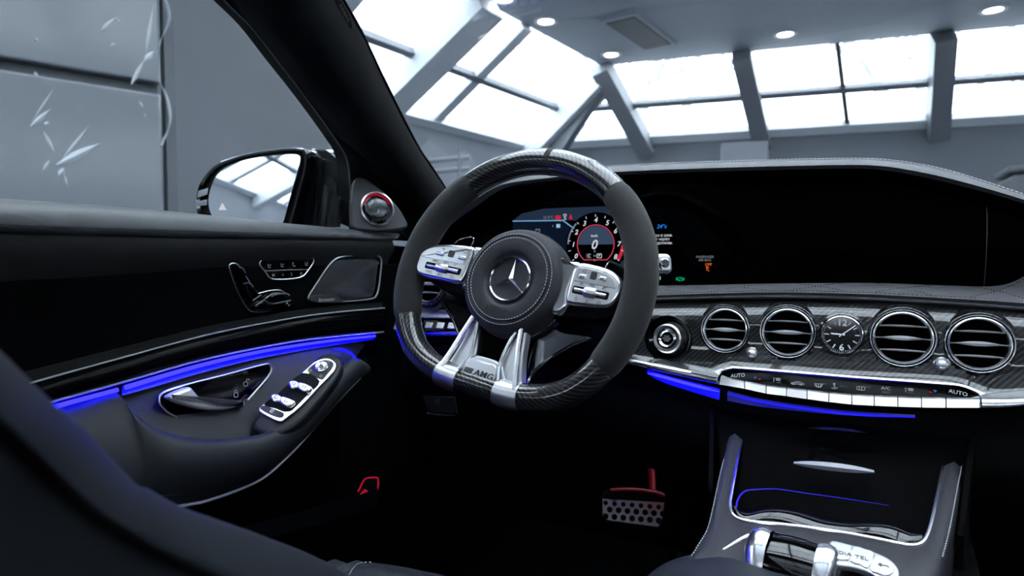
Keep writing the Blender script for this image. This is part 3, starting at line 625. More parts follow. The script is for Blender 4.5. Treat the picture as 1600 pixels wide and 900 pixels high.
# engine start button in its gloss recess
f = dfr(1043.5, 529, .974, -.1)
sb_ = B().lathe(f, [(.0372, -.012), (.037, -.002), (.0358, .002), (.034, .002), (.0315, -.002), (.023, -.004)], 56).build('start_button', 'gloss_black', dash)
B().lathe(f, [(.0365, .0), (.0362, .003), (.0352, .003)], 56).build('recess_rim', 'dark_chrome', sb_)
B().lathe(f, [(.0232, -.004), (.0228, .0045), (.0205, .0065), (.0165, .0058), (.016, .003)], 48).build('outer_ring', 'satin', sb_)
B().lathe(f, [(.0158, .002), (.0152, .0062), (.0125, .0072), (.0095, .005), (.0088, .003)], 48).build('inner_ring', 'chrome', sb_)
B().lathe(f, [(.009, .003), (.0085, .0042), (.0003, .0046)], 32).build('cap', 'soft_black', sb_)
for y, s_ in ((.0042, 'START'), (.0, 'ENGINE'), (-.0042, 'STOP')): text(s_, .0032 if y else .0036, f.at(0, y * .8, .0046), 'plastic_silver', sb_, bold=.02)

# chrome strip under the trim
Cu = cat([(560, 512), (600, 516), (740, 517), (850, 537), (968, 558), (1040, 572), (1090, 582), (1122, 589)], 5)
Cl = cat([(560, 520), (600, 524), (740, 526), (850, 546), (968, 566), (1040, 582), (1090, 593), (1122, 600)], 5)
yy = np.interp(np.linspace(0, 1, len(Cu)), [0, .2, 1], [.958, .958, .928])
a = [aY(x, y, w) for (x, y), w in zip(Cu, yy)]; c = [aY(x, y, w - .002) for (x, y), w in zip(Cl, yy)]
B().grid([[p + A(0, .03, .004) for p in a], [p + A(0, .003, .0005) for p in a], a, [(p + q) / 2 + A(0, -.002, 0) for p, q in zip(a, c)], c, [q + A(0, .003, -.001) for q in c], [q + A(0, .03, -.002) for q in c]]).build('chrome_strip', 'silver', dash, ang=50)
Cu = cat([(1534, 624), (1560, 624), (1600, 623), (1700, 615), (1800, 604)], 5); Cl = cat([(1534, 637), (1560, 637), (1600, 634), (1700, 625), (1800, 613)], 5)
a = [aY(x, y, .928) for x, y in Cu]; c = [aY(x, y, .925) for x, y in Cl]
B().grid([[p + A(0, .03, .004) for p in a], [p + A(0, .003, .0005) for p in a], a, [(p + q) / 2 + A(0, -.002, 0) for p, q in zip(a, c)], c, [q + A(0, .003, -.001) for q in c], [q + A(0, .03, -.002) for q in c]]).build('chrome_strip', 'silver', dash, ang=50)
# climate panel
Bz = cat([(1085, 584), (1105, 582), (1125, 576), (1140, 573), (1160, 573), (1319, 586), (1400, 592), (1480, 598), (1505, 601), (1525, 608), (1553, 617), (1600, 619), (1700, 612)], 5)
bz = [aY(x, y, .952) for x, y in Bz]
Zi = [(1087, 590), (1105, 587.5), (1127, 579.5), (1142, 575.8), (1160, 575.8), (1319, 588.8), (1400, 594.8), (1480, 600.8), (1503, 603.8), (1521, 610.5), (1547, 622), (1600, 624), (1700, 617)]
zi = [aY(x, y, .948) for x, y in cat(Zi, 5)]
B().grid([[p + A(0, .004, -.002) for p in bz], bz, [(p + q) / 2 + A(0, -.0005, .0012) for p, q in zip(bz, zi)], zi, [q + A(0, .002, -.003) for q in zi]]).build('climate_bezel', 'satin', dash, ang=50)
bt = [(1125, 590), (1163, 597), (1197, 604), (1229, 607.5), (1261, 611), (1295, 615), (1331, 618), (1366, 620), (1403, 621.5), (1440, 623), (1478, 624), (1533, 624.5)]
bb = [(1123, 600.5), (1164, 607.5), (1197, 615), (1229, 619), (1261, 623.5), (1295, 628), (1331, 632), (1366, 634), (1403, 635.5), (1440, 636.5), (1478, 637), (1533, 637)]
ya = [.930, .927, .925, .923, .9215, .9205, .920, .9205, .9215, .923, .926, .930]
top_ = [aY(x, y, w + .002) for (x, y), w in zip(bt, ya)]; bot_ = [aY(x, y, w) for (x, y), w in zip(bb, ya)]
icon_top = [aY(x, y, .946) for x, y in ((1122, 588), (1142, 579), (1197, 583), (1229, 585), (1261, 588), (1295, 590), (1331, 593), (1366, 596), (1403, 599), (1440, 602), (1490, 606), (1533, 622))]
B().grid([icon_top, [(p + q) / 2 for p, q in zip(icon_top, top_)], [q + A(0, .004, .0005) for q in top_], [q + A(0, .02, -.012) for q in top_]]).build('climate_panel', 'fascia_black', dash, ang=60)
for i in range(11):
    t0, t1, q0, q1 = top_[i], top_[i + 1], bot_[i], bot_[i + 1]; g = .022
    l0, l1 = t0 + (t1 - t0) * g, t1 + (t0 - t1) * g; m0, m1 = q0 + (q1 - q0) * g, q1 + (q0 - q1) * g
    bk = A(0, .014, 0)
    prof_l = [l0 + bk + A(0, 0, .002), l0 + A(0, .0035, .0014), l0, m0, m0 + A(0, .003, -.0008), m0 + bk]
    prof_r = [l1 + bk + A(0, 0, .002), l1 + A(0, .0035, .0014), l1, m1, m1 + A(0, .003, -.0008), m1 + bk]
    b = B(); b.grid([prof_l, prof_r]); b.add(prof_l, [[0, 1, 2, 3, 4, 5]]); b.add(prof_r, [[5, 4, 3, 2, 1, 0]])
    b.build('climate_button', 'silver', dash, ang=25)
def cfr(px, py, dy=0):
    i = int(np.argmin([abs(q[0] - px) for q in bt])); i = min(max(i, 1), 10); o_ = (icon_top[i] + top_[i]) / 2
    n_ = nrm(np.cross(icon_top[i + 1] - icon_top[i - 1], top_[i] - icon_top[i])); n_ = n_ if n_[1] < 0 else -n_
    return Fr(aP(px, py, o_ + n_ * .0006, n_), icon_top[i + 1] - icon_top[i - 1], n=n_)
text('AUTO', .0095, cfr(1153, 587), 'legend', dash, sx=.75); text('AUTO', .0095, cfr(1497, 614), 'legend', dash, sx=.75)
text('A/C', .0080, cfr(1384, 607), 'legend', dash, sx=.8); text('REST', .0048, cfr(1385, 613.5), 'legend_dim', dash)
tri = lambda s_: [(-.0022, .002 * s_), (.0022, .002 * s_), (0, -.0022 * s_)]
for px, py, m, s_ in ((1180, 590.5, 'key_blue', 1), (1187, 592, 'key_red', -1), (1454, 612.5, 'key_red', -1), (1461, 611.5, 'key_blue', 1)): B().prism(cfr(px, py), tri(s_), .0003).build('temperature_mark', m, dash, smooth=False)
fan = lambda x: [[(x - .0025, .0035), (x + .0025, -.0005)], [(x - .0025, -.0005), (x + .0025, .0035)], rrect(.005, .004, .0012, 2, x, .0015) ]
for px, py in ((1214, 594), (1421, 610)):
    strokes(cfr(px, py), fan(.0015) + [[(-.004, .0035), (-.004, -.004)], [(-.005, .0035), (-.003, .0035)]], .0006).build('fan_mark', 'legend', dash, smooth=False); text('OFF', .0034, cfr(px + 2, py + 4), 'legend_dim', dash)
strokes(cfr(1246, 599), [[(-.008, -.002), (-.0075, .0002), (-.004, .001), (-.002, .003), (.003, .003), (.006, .0008), (.008, 0), (.008, -.002), (-.008, -.002)], circ(.0014, 8, -.0045, -.002), circ(.0014, 8, .0045, -.002), [(-.002, .0005), (.003, .0005)]], .0006).build('recirculation_mark', 'legend', dash, smooth=False)
strokes(cfr(1279, 602), [[(-.005, .0025), (.005, .0025), (.003, -.003), (-.003, -.003), (-.005, .0025)], [(-.003, .0015), (-.002, -.004)], [(0, .0015), (0, -.0045)], [(.003, .0015), (.002, -.004)]], .0006).build('demist_mark', 'legend', dash, smooth=False); text('MAX', .0034, cfr(1287, 600), 'legend_dim', dash)
strokes(cfr(1306, 604), [[(-.002, .004), (-.002, -.001), (.002, -.003)], circ(.0012, 8, -.002, .0045), [(-.005, -.003), (-.003, -.004), (0, -.004)]], .0008).build('air_flow_mark', 'legend', dash, smooth=False); text('MENU', .0034, cfr(1318, 604), 'legend_dim', dash)
strokes(cfr(1345, 607), [rrect(.0095, .006, .0015, 3) + [(.00475, .0015)], [(-.002, .002), (-.002, -.004)], [(.001, .002), (.001, -.004)]], .0006).build('rear_demist_mark', 'legend', dash, smooth=False); text('REAR', .0034, cfr(1355, 605), 'legend_dim', dash)
# ambient light guides under the strip and the lower dash
def guide(pts, ys, r_, mat, parent, name='ambient_light_strip'):
    P = cat([tuple(aY(x, y, w)) for (x, y), w in zip(pts, ys)], 6); n_ = len(P)
    return B().tube(P, [r_ * (.35 + .65 * min(1, 6 * k / n_, 6 * (n_ - 1 - k) / n_)) for k in range(n_)], seg=8, ref=(0, 0, 1)).build(name, mat, parent)
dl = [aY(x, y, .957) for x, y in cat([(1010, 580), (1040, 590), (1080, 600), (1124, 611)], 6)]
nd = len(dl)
B().grid([[p + A(0, .006, .002) for p in dl], [p + A(0, .004, -.002 - .006 * (k / nd) ** .6) for k, p in enumerate(dl)], [p + A(0, .0, -.003 - .011 * (k / nd) ** .6) for k, p in enumerate(dl)]]).build('glow_band', 'glow_blue', dash, ang=80)  # blue glow under the strip put into this band's own colour
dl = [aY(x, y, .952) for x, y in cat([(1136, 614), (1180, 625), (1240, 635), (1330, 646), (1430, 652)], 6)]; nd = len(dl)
B().grid([[p + A(0, .006, .002) for p in dl], [p + A(0, .004, -.006 * (1 - k / nd)) for k, p in enumerate(dl)], [p + A(0, .002, -.012 * (1 - k / nd)) for k, p in enumerate(dl)]]).build('glow_band', 'glow_blue', dash, ang=80)  # second band, glow again put into its blue and tapering off
guide([(1012, 583), (1040, 590), (1080, 601), (1124, 612)], [.955] * 4, .0022, 'led_blue', dash)
guide([(1136, 615), (1180, 626), (1240, 636), (1330, 647), (1430, 652)], [.95, .948, .945, .943, .945], .0016, 'led_blue_dim', dash)
guide([(603, 532), (640, 532), (740, 535), (800, 541), (860, 551)], [.975] * 5, .0022, 'led_blue_dim', dash)
Lu = cat([(540, 524), (600, 528), (740, 530), (850, 550), (968, 570), (1122, 606), (1230, 626), (1330, 638), (1430, 643), (1533, 643), (1640, 634), (1800, 616)], 4)
lu = [aY(x, y, .965) for x, y in Lu]
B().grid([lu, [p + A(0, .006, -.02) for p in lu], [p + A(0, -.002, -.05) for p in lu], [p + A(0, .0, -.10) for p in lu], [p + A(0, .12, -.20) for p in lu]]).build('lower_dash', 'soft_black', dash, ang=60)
# switch row and satin band at the driver's end
f0 = Fr(aY(690, 495, .965), (1, 0, 0), n=nrm(A(.05, -1, .55)))
P = lambda pts: [f0.px(x, y) for x, y in pts]
B().prism(f0, P([(594, 481), (612, 479), (735, 488), (760, 492), (760, 500), (700, 498), (600, 497)]), .004, .0015).build('satin_band', 'plastic_silver', dash)
B().prism(f0, P([(594, 484), (598, 480), (618, 480), (626, 500), (622, 517), (594, 517)]), .008, .003).build('side_trim', 'plastic_silver', dash)
B().prism(f0, P([(628, 500), (765, 504), (765, 518), (628, 516)]), .002).build('switch_row_panel', 'gloss_black', dash)
for k in range(6):
    x = 646 + k * 17.6; fr_ = f0.at(*f0.px(x + 8, 509 + k * .35)); w = .0152
    sw = B().prism(fr_, rrect(w, .0125, .001, 2), .0045, .001).build('light_switch', 'satin', dash)
    strokes(fr_.at(0, 0, .0046), [[(-.004, -.002), (0, .002), (.004, -.002)], [(-.002, .0 + .001 * (k % 2)), (.002, -.001)]], .0009).build('mark', 'plastic_silver', sw, smooth=False)
# parking brake pull under the wheel
f0 = Fr(aY(690, 640, .93), (1, 0, 0), n=VN)
B().prism(f0, [f0.px(*q) for q in ((662, 618), (712, 620), (716, 646), (672, 645))], .006, .002).build('brake_release_handle', 'soft_black', dash)
B().tube([f0.p(*f0.px(*q), .007) for q in ((671, 644.5), (676, 646.5), (700, 648), (715, 648.5))], .0011, seg=6).build('handle_edge', 'silver', dash)
strokes(f0.at(*f0.px(687, 627), .0065), [circ(.004, 12)], .0007).build('brake_mark', 'legend_dim', dash, smooth=False); text('P', .0055, f0.at(*f0.px(687, 627), .0065), 'legend_dim', dash)
B().tube(cat([aY(628, 596, .93), aY(650, 598, .93), aY(668, 600, .93), aY(680, 599, .93)], 4), .0012, seg=6).build('knee_panel_edge', 'dark_chrome', dash)
# two pale plates left of the hood, bright reflections built as solid shapes
for q in ([(732, 314), (742, 302), (750, 305), (741, 317)], [(772, 286), (778, 280), (800, 283), (790, 288)]):
    f1 = Fr(aY(*q[0], 1.03), (1, 0, 0), n=nrm(A(-.3, -.6, .7))); B().prism(f1, [f1.px(*w) for w in q], .003, .0008).build('reflection_sliver', 'plastic_silver', dash)

# ================================================================ STEERING WHEEL AND COLUMN
WC = A(-.3602, .7097, .9728); wt, wr = rad(19.15), rad(-9.57)
u0, v0, wn = A(1, 0, 0), A(0, math.sin(wt), math.cos(wt)), A(0, -math.cos(wt), math.sin(wt))
wf = Fr(WC, u0 * math.cos(wr) + v0 * math.sin(wr), n=wn)
wh = thing('steering_wheel', WC, 'flat-bottomed steering wheel in carbon and suede with silver spokes and round hub', 'steering wheel', frame=wf)
RA = [(205, .168), (215, .1685), (225, .1668), (235, .161), (245, .1532), (255, .1465), (262, .1428), (270, .1412)]
RA += [(540 - a, r_) for a, r_ in RA[:-1]][::-1]
def rimp(a):
    a = a % 360; r_ = np.interp(a, [q[0] for q in RA], [q[1] for q in RA]) if 205 <= a <= 335 else .168
    return wf.p(r_ * math.cos(rad(a)), r_ * math.sin(rad(a)))
def rim(a0, a1, r_, mat, name, asp=.92, bulge=0, ends=.0):
    n_ = max(6, int(abs(a1 - a0) / 2.2)); T = [k / n_ for k in range(n_ + 1)]
    P = [rimp(a0 + (a1 - a0) * t) for t in T]; rr = [r_ + bulge * math.sin(math.pi * t) ** .6 - ends * (max(0, 1 - t * 22) + max(0, 1 - (1 - t) * 22)) ** 2 for t in T]
    return B().tube(P, rr, seg=28, ref=wn, asp=asp).build(name, mat, wh)
rim(91.2, 133, .0190, 'carbon_rim', 'carbon_rim_section'); rim(53, 88.8, .0190, 'carbon_rim', 'carbon_rim_section')
rim(88.6, 91.4, .0194, 'suede', 'centre_marker')
rim(-28, 53, .0196, 'suede', 'suede_grip', .95, .0016, .0012); rim(133, 209, .0196, 'suede', 'suede_grip', .95, .0016, .0012)
rim(209, 247, .0188, 'carbon_rim', 'carbon_rim_section'); rim(293, 332, .0188, 'carbon_rim', 'carbon_rim_section'); rim(257.5, 282.5, .0180, 'carbon_rim', 'carbon_rim_section')
rim(246, 258.5, .0194, 'satin', 'spoke_clamp'); rim(281.5, 294, .0194, 'satin', 'spoke_clamp')
# hub
hub = B().lathe(wf.at(.0015, -.0025, -.001), [(.0002, .0125), (.031, .0125), (.0335, .0138), (.0355, .0172), (.039, .0192), (.048, .0200), (.0555, .0193), (.0565, .0178), (.0572, .0178), (.0585, .0187), (.0640, .0165), (.0688, .0110), (.0716, .0030), (.0728, -.008), (.0726, -.030), (.050, -.034)], 72).build('hub_cover', 'leather_grey', wh)
B().lathe(wf.at(.0015, -.0025, -.001), [(.0726, -.0100), (.0740, -.0092), (.0744, -.0106), (.0736, -.0125), (.0726, -.0125)], 72).build('hub_trim_ring', 'chrome', wh)
whf = wf.at(.0015, -.0025, -.001)
ar = lambda r_, a0, a1, h, n_=120: [whf.p(r_ * math.cos(rad(a0 + (a1 - a0) * k / n_)), r_ * math.sin(rad(a0 + (a1 - a0) * k / n_)), h) for k in range(n_ + 1)]
b = stitch(ar(.0543, 0, 360, .0196), wn, .0026, .0015, .0007, .0006); stitch(ar(.0602, 0, 360, .0182), wn, .0026, .0015, .0007, .0006, b)
o = b.build('hub_stitching', 'thread', wh, smooth=False); o['kind'] = 'stuff'
B().lathe(whf, [(.0270, .0125), (.0272, .0155), (.0285, .0165), (.0298, .0155), (.0300, .0125)], 64).build('emblem_ring', 'chrome', wh)
b = B()
for a in (90, 210, 330):
    d, s_ = A(math.cos(rad(a)), math.sin(rad(a))), A(-math.sin(rad(a)), math.cos(rad(a)))
    q = lambda r_, w, h: whf.p(*(d * r_ + s_ * w), h)
    L_, Rr = A(math.cos(rad(a + 60)), math.sin(rad(a + 60))) * .0042, A(math.cos(rad(a - 60)), math.sin(rad(a - 60))) * .0042
    b.add([whf.p(0, 0, .0178), whf.p(*L_, .0132), q(.0272, 0, .0142), whf.p(*Rr, .0132), q(.0272, 0, .0150)], [[0, 4, 1], [1, 4, 2], [0, 3, 4], [3, 2, 4]])
b.build('emblem_star', 'dark_chrome', wh, ang=5)
text('AIRBAG', .0092, wf.at(.0, -.0455, .0198), 'ink', wh, ext=.0002, space=1.1)
strokes(wf.at(-.041, .023, .0198), [[(-.004, .001), (.002, .003)], [(-.004, -.001), (.002, -.003)], [(.002, .0045), (.0045, .0055)], [(.002, -.0045), (.004, -.0055)]], .0008).build('horn_mark', 'ink', wh, smooth=False)
strokes(wf.at(.042, .016, .0198), [[(.004, .001), (-.002, .003)], [(.004, -.001), (-.002, -.003)], [(-.002, .0045), (-.0045, .0055)], [(-.002, -.0045), (-.004, -.0055)]], .0008).build('horn_mark', 'ink', wh, smooth=False)
mm = lambda pts: [(x / 1000, y / 1000) for x, y in pts]
sm = lambda pts, n_=4: [tuple(p) for p in cat(mm(pts), n_, True)]
def inset(pts, d):
    P = np.array(pts); c = P.mean(0); e = np.roll(P, -1, 0) - np.roll(P, 1, 0); e /= np.linalg.norm(e, axis=1)[:, None]; n_ = np.stack([-e[:, 1], e[:, 0]], 1)
    if ((c - P) * n_).sum() < 0: n_ = -n_
    return [tuple(q) for q in P + n_ * d]
podL = sm([(-156, -10), (-157, 2), (-152, 14), (-138, 23), (-116, 28), (-90, 31), (-74, 31.5), (-69, 27), (-68, 5), (-70, -16), (-76, -22), (-100, -23), (-135, -23), (-150, -20)])
podR = sm([(83, 30), (89, 36), (106, 36.5), (125, 34.5), (140, 29), (148, 18), (148, 4), (143, -8), (134, -13), (110, -16), (91, -17.5), (84, -14), (82, 0), (81.5, 20)])
# dark bodies of the side spokes
B().prism(wf, sm([(-155, -14), (-158, 6), (-140, 20), (-60, 26), (-50, 0), (-55, -32), (-80, -36), (-120, -31)]), .030, .006, -.034).build('side_spoke', 'soft_black', wh)
B().prism(wf, sm([(154, -8), (158, 10), (140, 26), (60, 28), (50, 0), (55, -36), (80, -32), (125, -24)]), .030, .006, -.034).build('side_spoke', 'soft_black', wh)
# silver shoulders between hub and pods
B().prism(wf, sm([(-75, 31), (-58, 34), (-50, 30), (-58, 5), (-64, -22), (-72, -26), (-74, -18), (-70, 4)], 5), .012, .005, -.006).build('spoke_shoulder', 'silver', wh)
B().prism(wf, sm([(86, 36), (66, 37), (48, 44), (50, 20), (62, -10), (66, -30), (78, -30), (86, -18), (83, 4)], 5), .012, .005, -.006).build('spoke_shoulder', 'silver', wh)
def pod(out, sx, rc, bt_, marks):
    p = B().prism(wf, out, .014, .0045, -.002).build('switch_pod', 'silver', wh)
    ins = inset(out, .0042); c = np.array(ins)
    B().prism(wf, ins, .0008, .0004, .0115, 2).build('pod_plate', 'plastic_silver', p)
    up_ = [(x, y) for x, y in inset(out, .0065)]; yc = rc[1] + .0108
    upc = [(x, max(y, yc)) for x, y in up_]
    B().prism(wf, upc, .0007, .0003, .0122, 2).build('key_field', 'satin', p)
    rx, ry = rc
    B().prism(wf, rrect(.055 * sx, .0095, .002, 3, rx, ry), .0004, 0, .0122).build('roller_slot', 'rubber', p)
    b = B(); b.tube([wf.p(rx - .024 * sx, ry, .0125), wf.p(rx + .024 * sx, ry, .0125)], .0026, seg=12); b.build('roller_axle', 'chrome', p)
    b = B(); f = Fr(wf.p(rx, ry, .0115), wf.v, n=wf.u); b.lathe(f, [(.001, -.0088 * sx), (.0060, -.0088 * sx), (.0068, -.007 * sx), (.0068, .007 * sx), (.0060, .0088 * sx), (.001, .0088 * sx)], 26); b.build('roller', 'satin', p, ang=30)
    for k, (x, y) in enumerate(bt_):
        if k == 1: B().prism(wf, rrect(.0088 * sx, .0095, .0015, 3, x, y), .0012, .0005, .0125).build('touch_pad', 'ink', p)
        else: B().prism(wf, rrect(.0115 * sx, .0058, .0024, 4, x, y), .003, .0016, .0125).build('button', 'silver', p)
    for s_, x, y, sz in marks: text(s_, sz, wf.at(x, y, .0134 if y > yc else .0126), 'pod_ink', p, 'mark', .0001)
pod(podL, 1.12, (-.107, -.0065), [(-.119, .0125), (-.1005, .0155), (-.0805, .0125)], [('RSET', -.123, .0015, .0048), ('SET+', -.104, .0022, .0048), ('CNCL', -.128, -.0152, .0048), ('SET-', -.108, -.0162, .0048)])
strokes(wf.at(-.088, -.0155, .0126), [[(-.003, -.001), (.003, -.001)], [(-.003, .001), (-.001, .002), (.003, .001)]], .0005).build('mark', 'pod_ink', wh, smooth=False)
strokes(wf.at(-.088, .0022, .0126), [[(-.003, -.001), (.002, .0015)]], .0005).build('mark', 'pod_ink', wh, smooth=False)
strokes(wf.at(-.116, .0205, .0132), [[(-.003, 0), (.003, 0)], [(0, -.0015), (.002, .0015)]], .0005).build('mark', 'pod_ink', wh, smooth=False)
strokes(wf.at(-.079, .0205, .0132), [[(-.003, .001), (0, -.001), (.003, .001)]], .0005).build('mark', 'pod_ink', wh, smooth=False)
pod(podR, .86, (.1135, .0015), [(.0985, .0185), (.1115, .0225), (.1245, .0205)], [('VOL', .113, .0105, .0042)])
strokes(wf.at(.130, .0105, .0126), [[(-.003, -.0015), (-.001, .001), (.003, .002)]], .0007).build('mark', 'pod_ink', wh, smooth=False)
strokes(wf.at(.128, -.009, .0126), [circ(.002, 6, 0, 0, 0, 180), [(-.003, -.001), (-.001, -.001)], [(.001, -.001), (.003, -.001)]], .0006).build('mark', 'pod_ink', wh, smooth=False)
strokes(wf.at(.098, -.009, .0126), [[(-.002, 0), (0, .002), (.002, 0), (0, -.002), (-.002, 0)]], .0005).build('mark', 'pod_ink', wh, smooth=False)
strokes(wf.at(.112, -.0105, .0126), [[(-.001, -.002), (.001, .002)]], .0007).build('mark', 'pod_ink', wh, smooth=False)
strokes(wf.at(.098, .0105, .0126), [[(0, -.002), (.001, 0), (0, .002)], [(.002, -.002), (.003, 0), (.002, .002)]], .0005).build('mark', 'pod_ink', wh, smooth=False)
strokes(wf.at(.099, .026, .0132), [circ(.002, 8)], .0005).build('mark', 'pod_ink', wh, smooth=False)
strokes(wf.at(.125, .028, .0132), [circ(.002, 6, 0, 0, 0, 180)], .0005).build('mark', 'pod_ink', wh, smooth=False)
# lower spokes
for sg in (-1, 1):
    outl = [(sg * x, y) for x, y in ((-40, -56), (-30, -62), (-25, -80), (-20, -100), (-21, -116), (-28, -126), (-32, -146), (-44, -152), (-60, -146), (-61, -132), (-54, -116), (-47, -92))]
    B().prism(wf, sm(outl, 4), .014, .005, -.010).build('lower_spoke', 'satin', wh)
    e = cat([wf.p(sg * x / 1000, y / 1000, h / 1000) for x, y, h in ((-37, -60, 8), (-43, -85, 11), (-51, -115, 13), (-57, -134, 15))], 5); B().tube(e, .0036, seg=8).build('spoke_rib', 'silver', wh)
    e = cat([wf.p(sg * x / 1000, y / 1000, h / 1000) for x, y, h in ((-30, -62, 6), (-25, -85, 7), (-23, -108, 8), (-30, -130, 13))], 5); B().tube(e, .0026, seg=8).build('spoke_rib', 'silver', wh)
    w = [(sg * x, y) for x, y in ((48, -112), (60, -98), (75, -78), (92, -62), (110, -50), (113, -45), (104, -44), (80, -46), (58, -44), (44, -58), (42, -90))]
    B().prism(wf, sm(w, 3), .008, .003, -.030).build('spoke_web', 'dark_chrome' if sg > 0 else 'soft_black', wh)
    e = cat([wf.p(sg * x / 1000, y / 1000, -.021) for x, y in ((52, -124), (53, -112), (62, -97), (76, -79), (93, -63), (112, -49))], 6); B().tube(e, [.0022] * (len(e) - 8) + [.0024] * 8, seg=8).build('web_edge', 'dark_chrome', wh)
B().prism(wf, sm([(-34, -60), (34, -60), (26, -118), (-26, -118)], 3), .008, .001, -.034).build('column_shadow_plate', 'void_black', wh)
B().prism(wf, [(x / 1000, y / 1000) for x, y in ((-29, -141), (25, -141), (22, -115), (18, -111), (-18, -111), (-23, -115))], .014, .003, -.001).build('badge_plate', 'plastic_silver', wh)
B().prism(wf, sm([(-36, -138), (-30, -118), (-20, -107), (0, -105), (20, -107), (30, -118), (36, -138)], 3), .016, .003, -.010).build('spoke_bridge', 'satin', wh)
bf = wf.at(.0, -.1275, .0132)
text('AMG', .0105, bf.at(.0075, 0, 0), 'ink', wh, 'badge_lettering', .0003, .18, sx=1.25, bold=.015)
b = B()
for k in range(5): b.prism(bf, [(-.0225 + k * .0026, -.0036), (-.0211 + k * .0026, -.0036), (-.0188 + k * .0026, .0036), (-.0202 + k * .0026, .0036)], .0006)
b.build('badge_stripes', 'ink', wh, smooth=False)
# shift paddles
pl = [wf.at(0, 0, -.035).px(x, y) for x, y in ((700, 392), (714, 380.5), (721, 375.5), (732, 373), (740, 372.5), (742.5, 375), (740, 384), (730, 396))]
for sg in (1, -1):
    q = cat([(x * sg, y) for x, y in pl], 4, True); pd = B().prism(wf, q, .005, .0015, -.036).build('shift_paddle', 'gloss_black', wh)
    B().tube([wf.p(x, y, -.031) for x, y in q], .0010, True, 6).build('paddle_edge', 'chrome', pd)
# column
col = thing('steering_column', wf.p(0, 0, -.10), 'black steering column shroud with silver-tipped stalk behind the wheel', 'steering column')
B().lathe(wf, [(.045, -.034), (.056, -.042), (.062, -.07), (.072, -.13), (.075, -.24)], 40, True).build('shroud', 'void_black', col)
e0 = wf.p(.05, .01, -.075); tip = aY(1040, 411, .775)
d = nrm(tip - e0); b = B(); b.tube([e0, e0 + (tip - e0) * .5, tip - d * .022, tip - d * .018, tip - d * .004], [.007, .008, .0095, .0125, .0135], seg=16, asp=.8); stk = b.build('selector_stalk', 'soft_black', col)
f = Fr(tip - d * .004, A(0, 0, 1), n=nrm(d * .6 + A(.25, -.9, .1))); B().prism(f, rrect(.025, .021, .007, 5), .010, .004, -.004).build('stalk_cap', 'satin', stk)
B().prism(f, circ(.0062, 24), .003, .0015, .005).build('stalk_button', 'chrome', stk)
e1_ = wf.p(-.05, -.02, -.075); e2_ = wf.p(-.135, -.038, -.06); B().tube([e1_, (e1_ + e2_) / 2, e2_], [.011, .010, .012], seg=14).build('indicator_stalk', 'soft_black', col)

# ================================================================ DRIVER'S DOOR
door = thing('door_card', (-.78, .5, .25), 'black leather driver door with blue light strip, silver handle and window switches', 'car door')
def dX(pts, X): return [aX(x, y, X) for x, y in pts]
def dXX(pts): return [aX(x, y, X) for x, y, X in pts]
xs = [-160, -60, 0, 120, 248, 400, 532, 590, 616]
tp = cat(list(zip(xs, [297, 305, 310, 318, 328, 344, 358, 364, 366])), 5); seam = cat(list(zip(xs, [347, 356, 360, 364, 367, 370, 372.5, 374, 374.5])), 5)
T_ = [aX(x, y, -.785) for x, y in tp]; Sm = [aX(x, y, -.742) for x, y in seam]
mixr = lambda a_, c_, s_, dx, dz: [p * (1 - s_) + q * s_ + A(dx, 0, dz) for p, q in zip(a_, c_)]
B().grid([[p + A(-.03, 0, -.02) for p in T_], T_, mixr(T_, Sm, .22, .010, .004), mixr(T_, Sm, .5, .014, .004), mixr(T_, Sm, .8, .009, .001), Sm, [p + A(-.006, 0, -.003) for p in Sm]]).build('belt_pad', 'door_pad', door, ang=70)
o = stitch([p + A(.003, 0, .006) for p in Sm], (1, 0, .3), .0045, .002, .0008).build('belt_stitching', 'thread_dark', door, smooth=False); o['kind'] = 'stuff'
up_line = cat([(-160, 668), (-60, 628), (40, 599), (178, 561), (320, 523), (444, 498.5), (520, 488), (598, 481)], 5)
ub = [aX(x, y, -.748) for x, y in up_line]; s2 = resample(Sm, len(ub))
B().grid([[p + A(-.004, 0, -.003) for p in s2], mixr(s2, ub, .12, .004, 0), mixr(s2, ub, .3, -.006, 0), mixr(s2, ub, .6, -.012, 0), ub]).build('upper_panel', 'door_leather', door, ang=70)
# grab-pocket crease further back
B().tube(dX(cat([(-20, 454), (20, 459), (60, 468), (95, 486), (118, 508)], 5), -.752), .0012, seg=6).build('panel_crease', 'leather', door)
lo_line = cat([(-160, 714), (-40, 664), (69, 630), (178, 600), (311, 562.5), (444, 535.5), (520, 526), (597, 518.5)], 5)
lb_ = [aX(x, y, -.740) for x, y in lo_line]
B().grid([[p + A(-.004, 0, 0) for p in ub], mixr(ub, lb_, .08, .006, 0), mixr(ub, lb_, .5, .010, 0), mixr(ub, lb_, .92, .005, 0), [p + A(-.004, 0, 0) for p in lb_]]).build('gloss_trim', 'fascia_black', door, ang=70)
B().tube([p + A(.005, 0, .0) for p in ub], .0011, seg=6).build('trim_line', 'plastic_silver', door)
B().tube([p + A(.004, 0, .0) for p in lb_], .0013, seg=6).build('trim_line', 'plastic_silver', door)
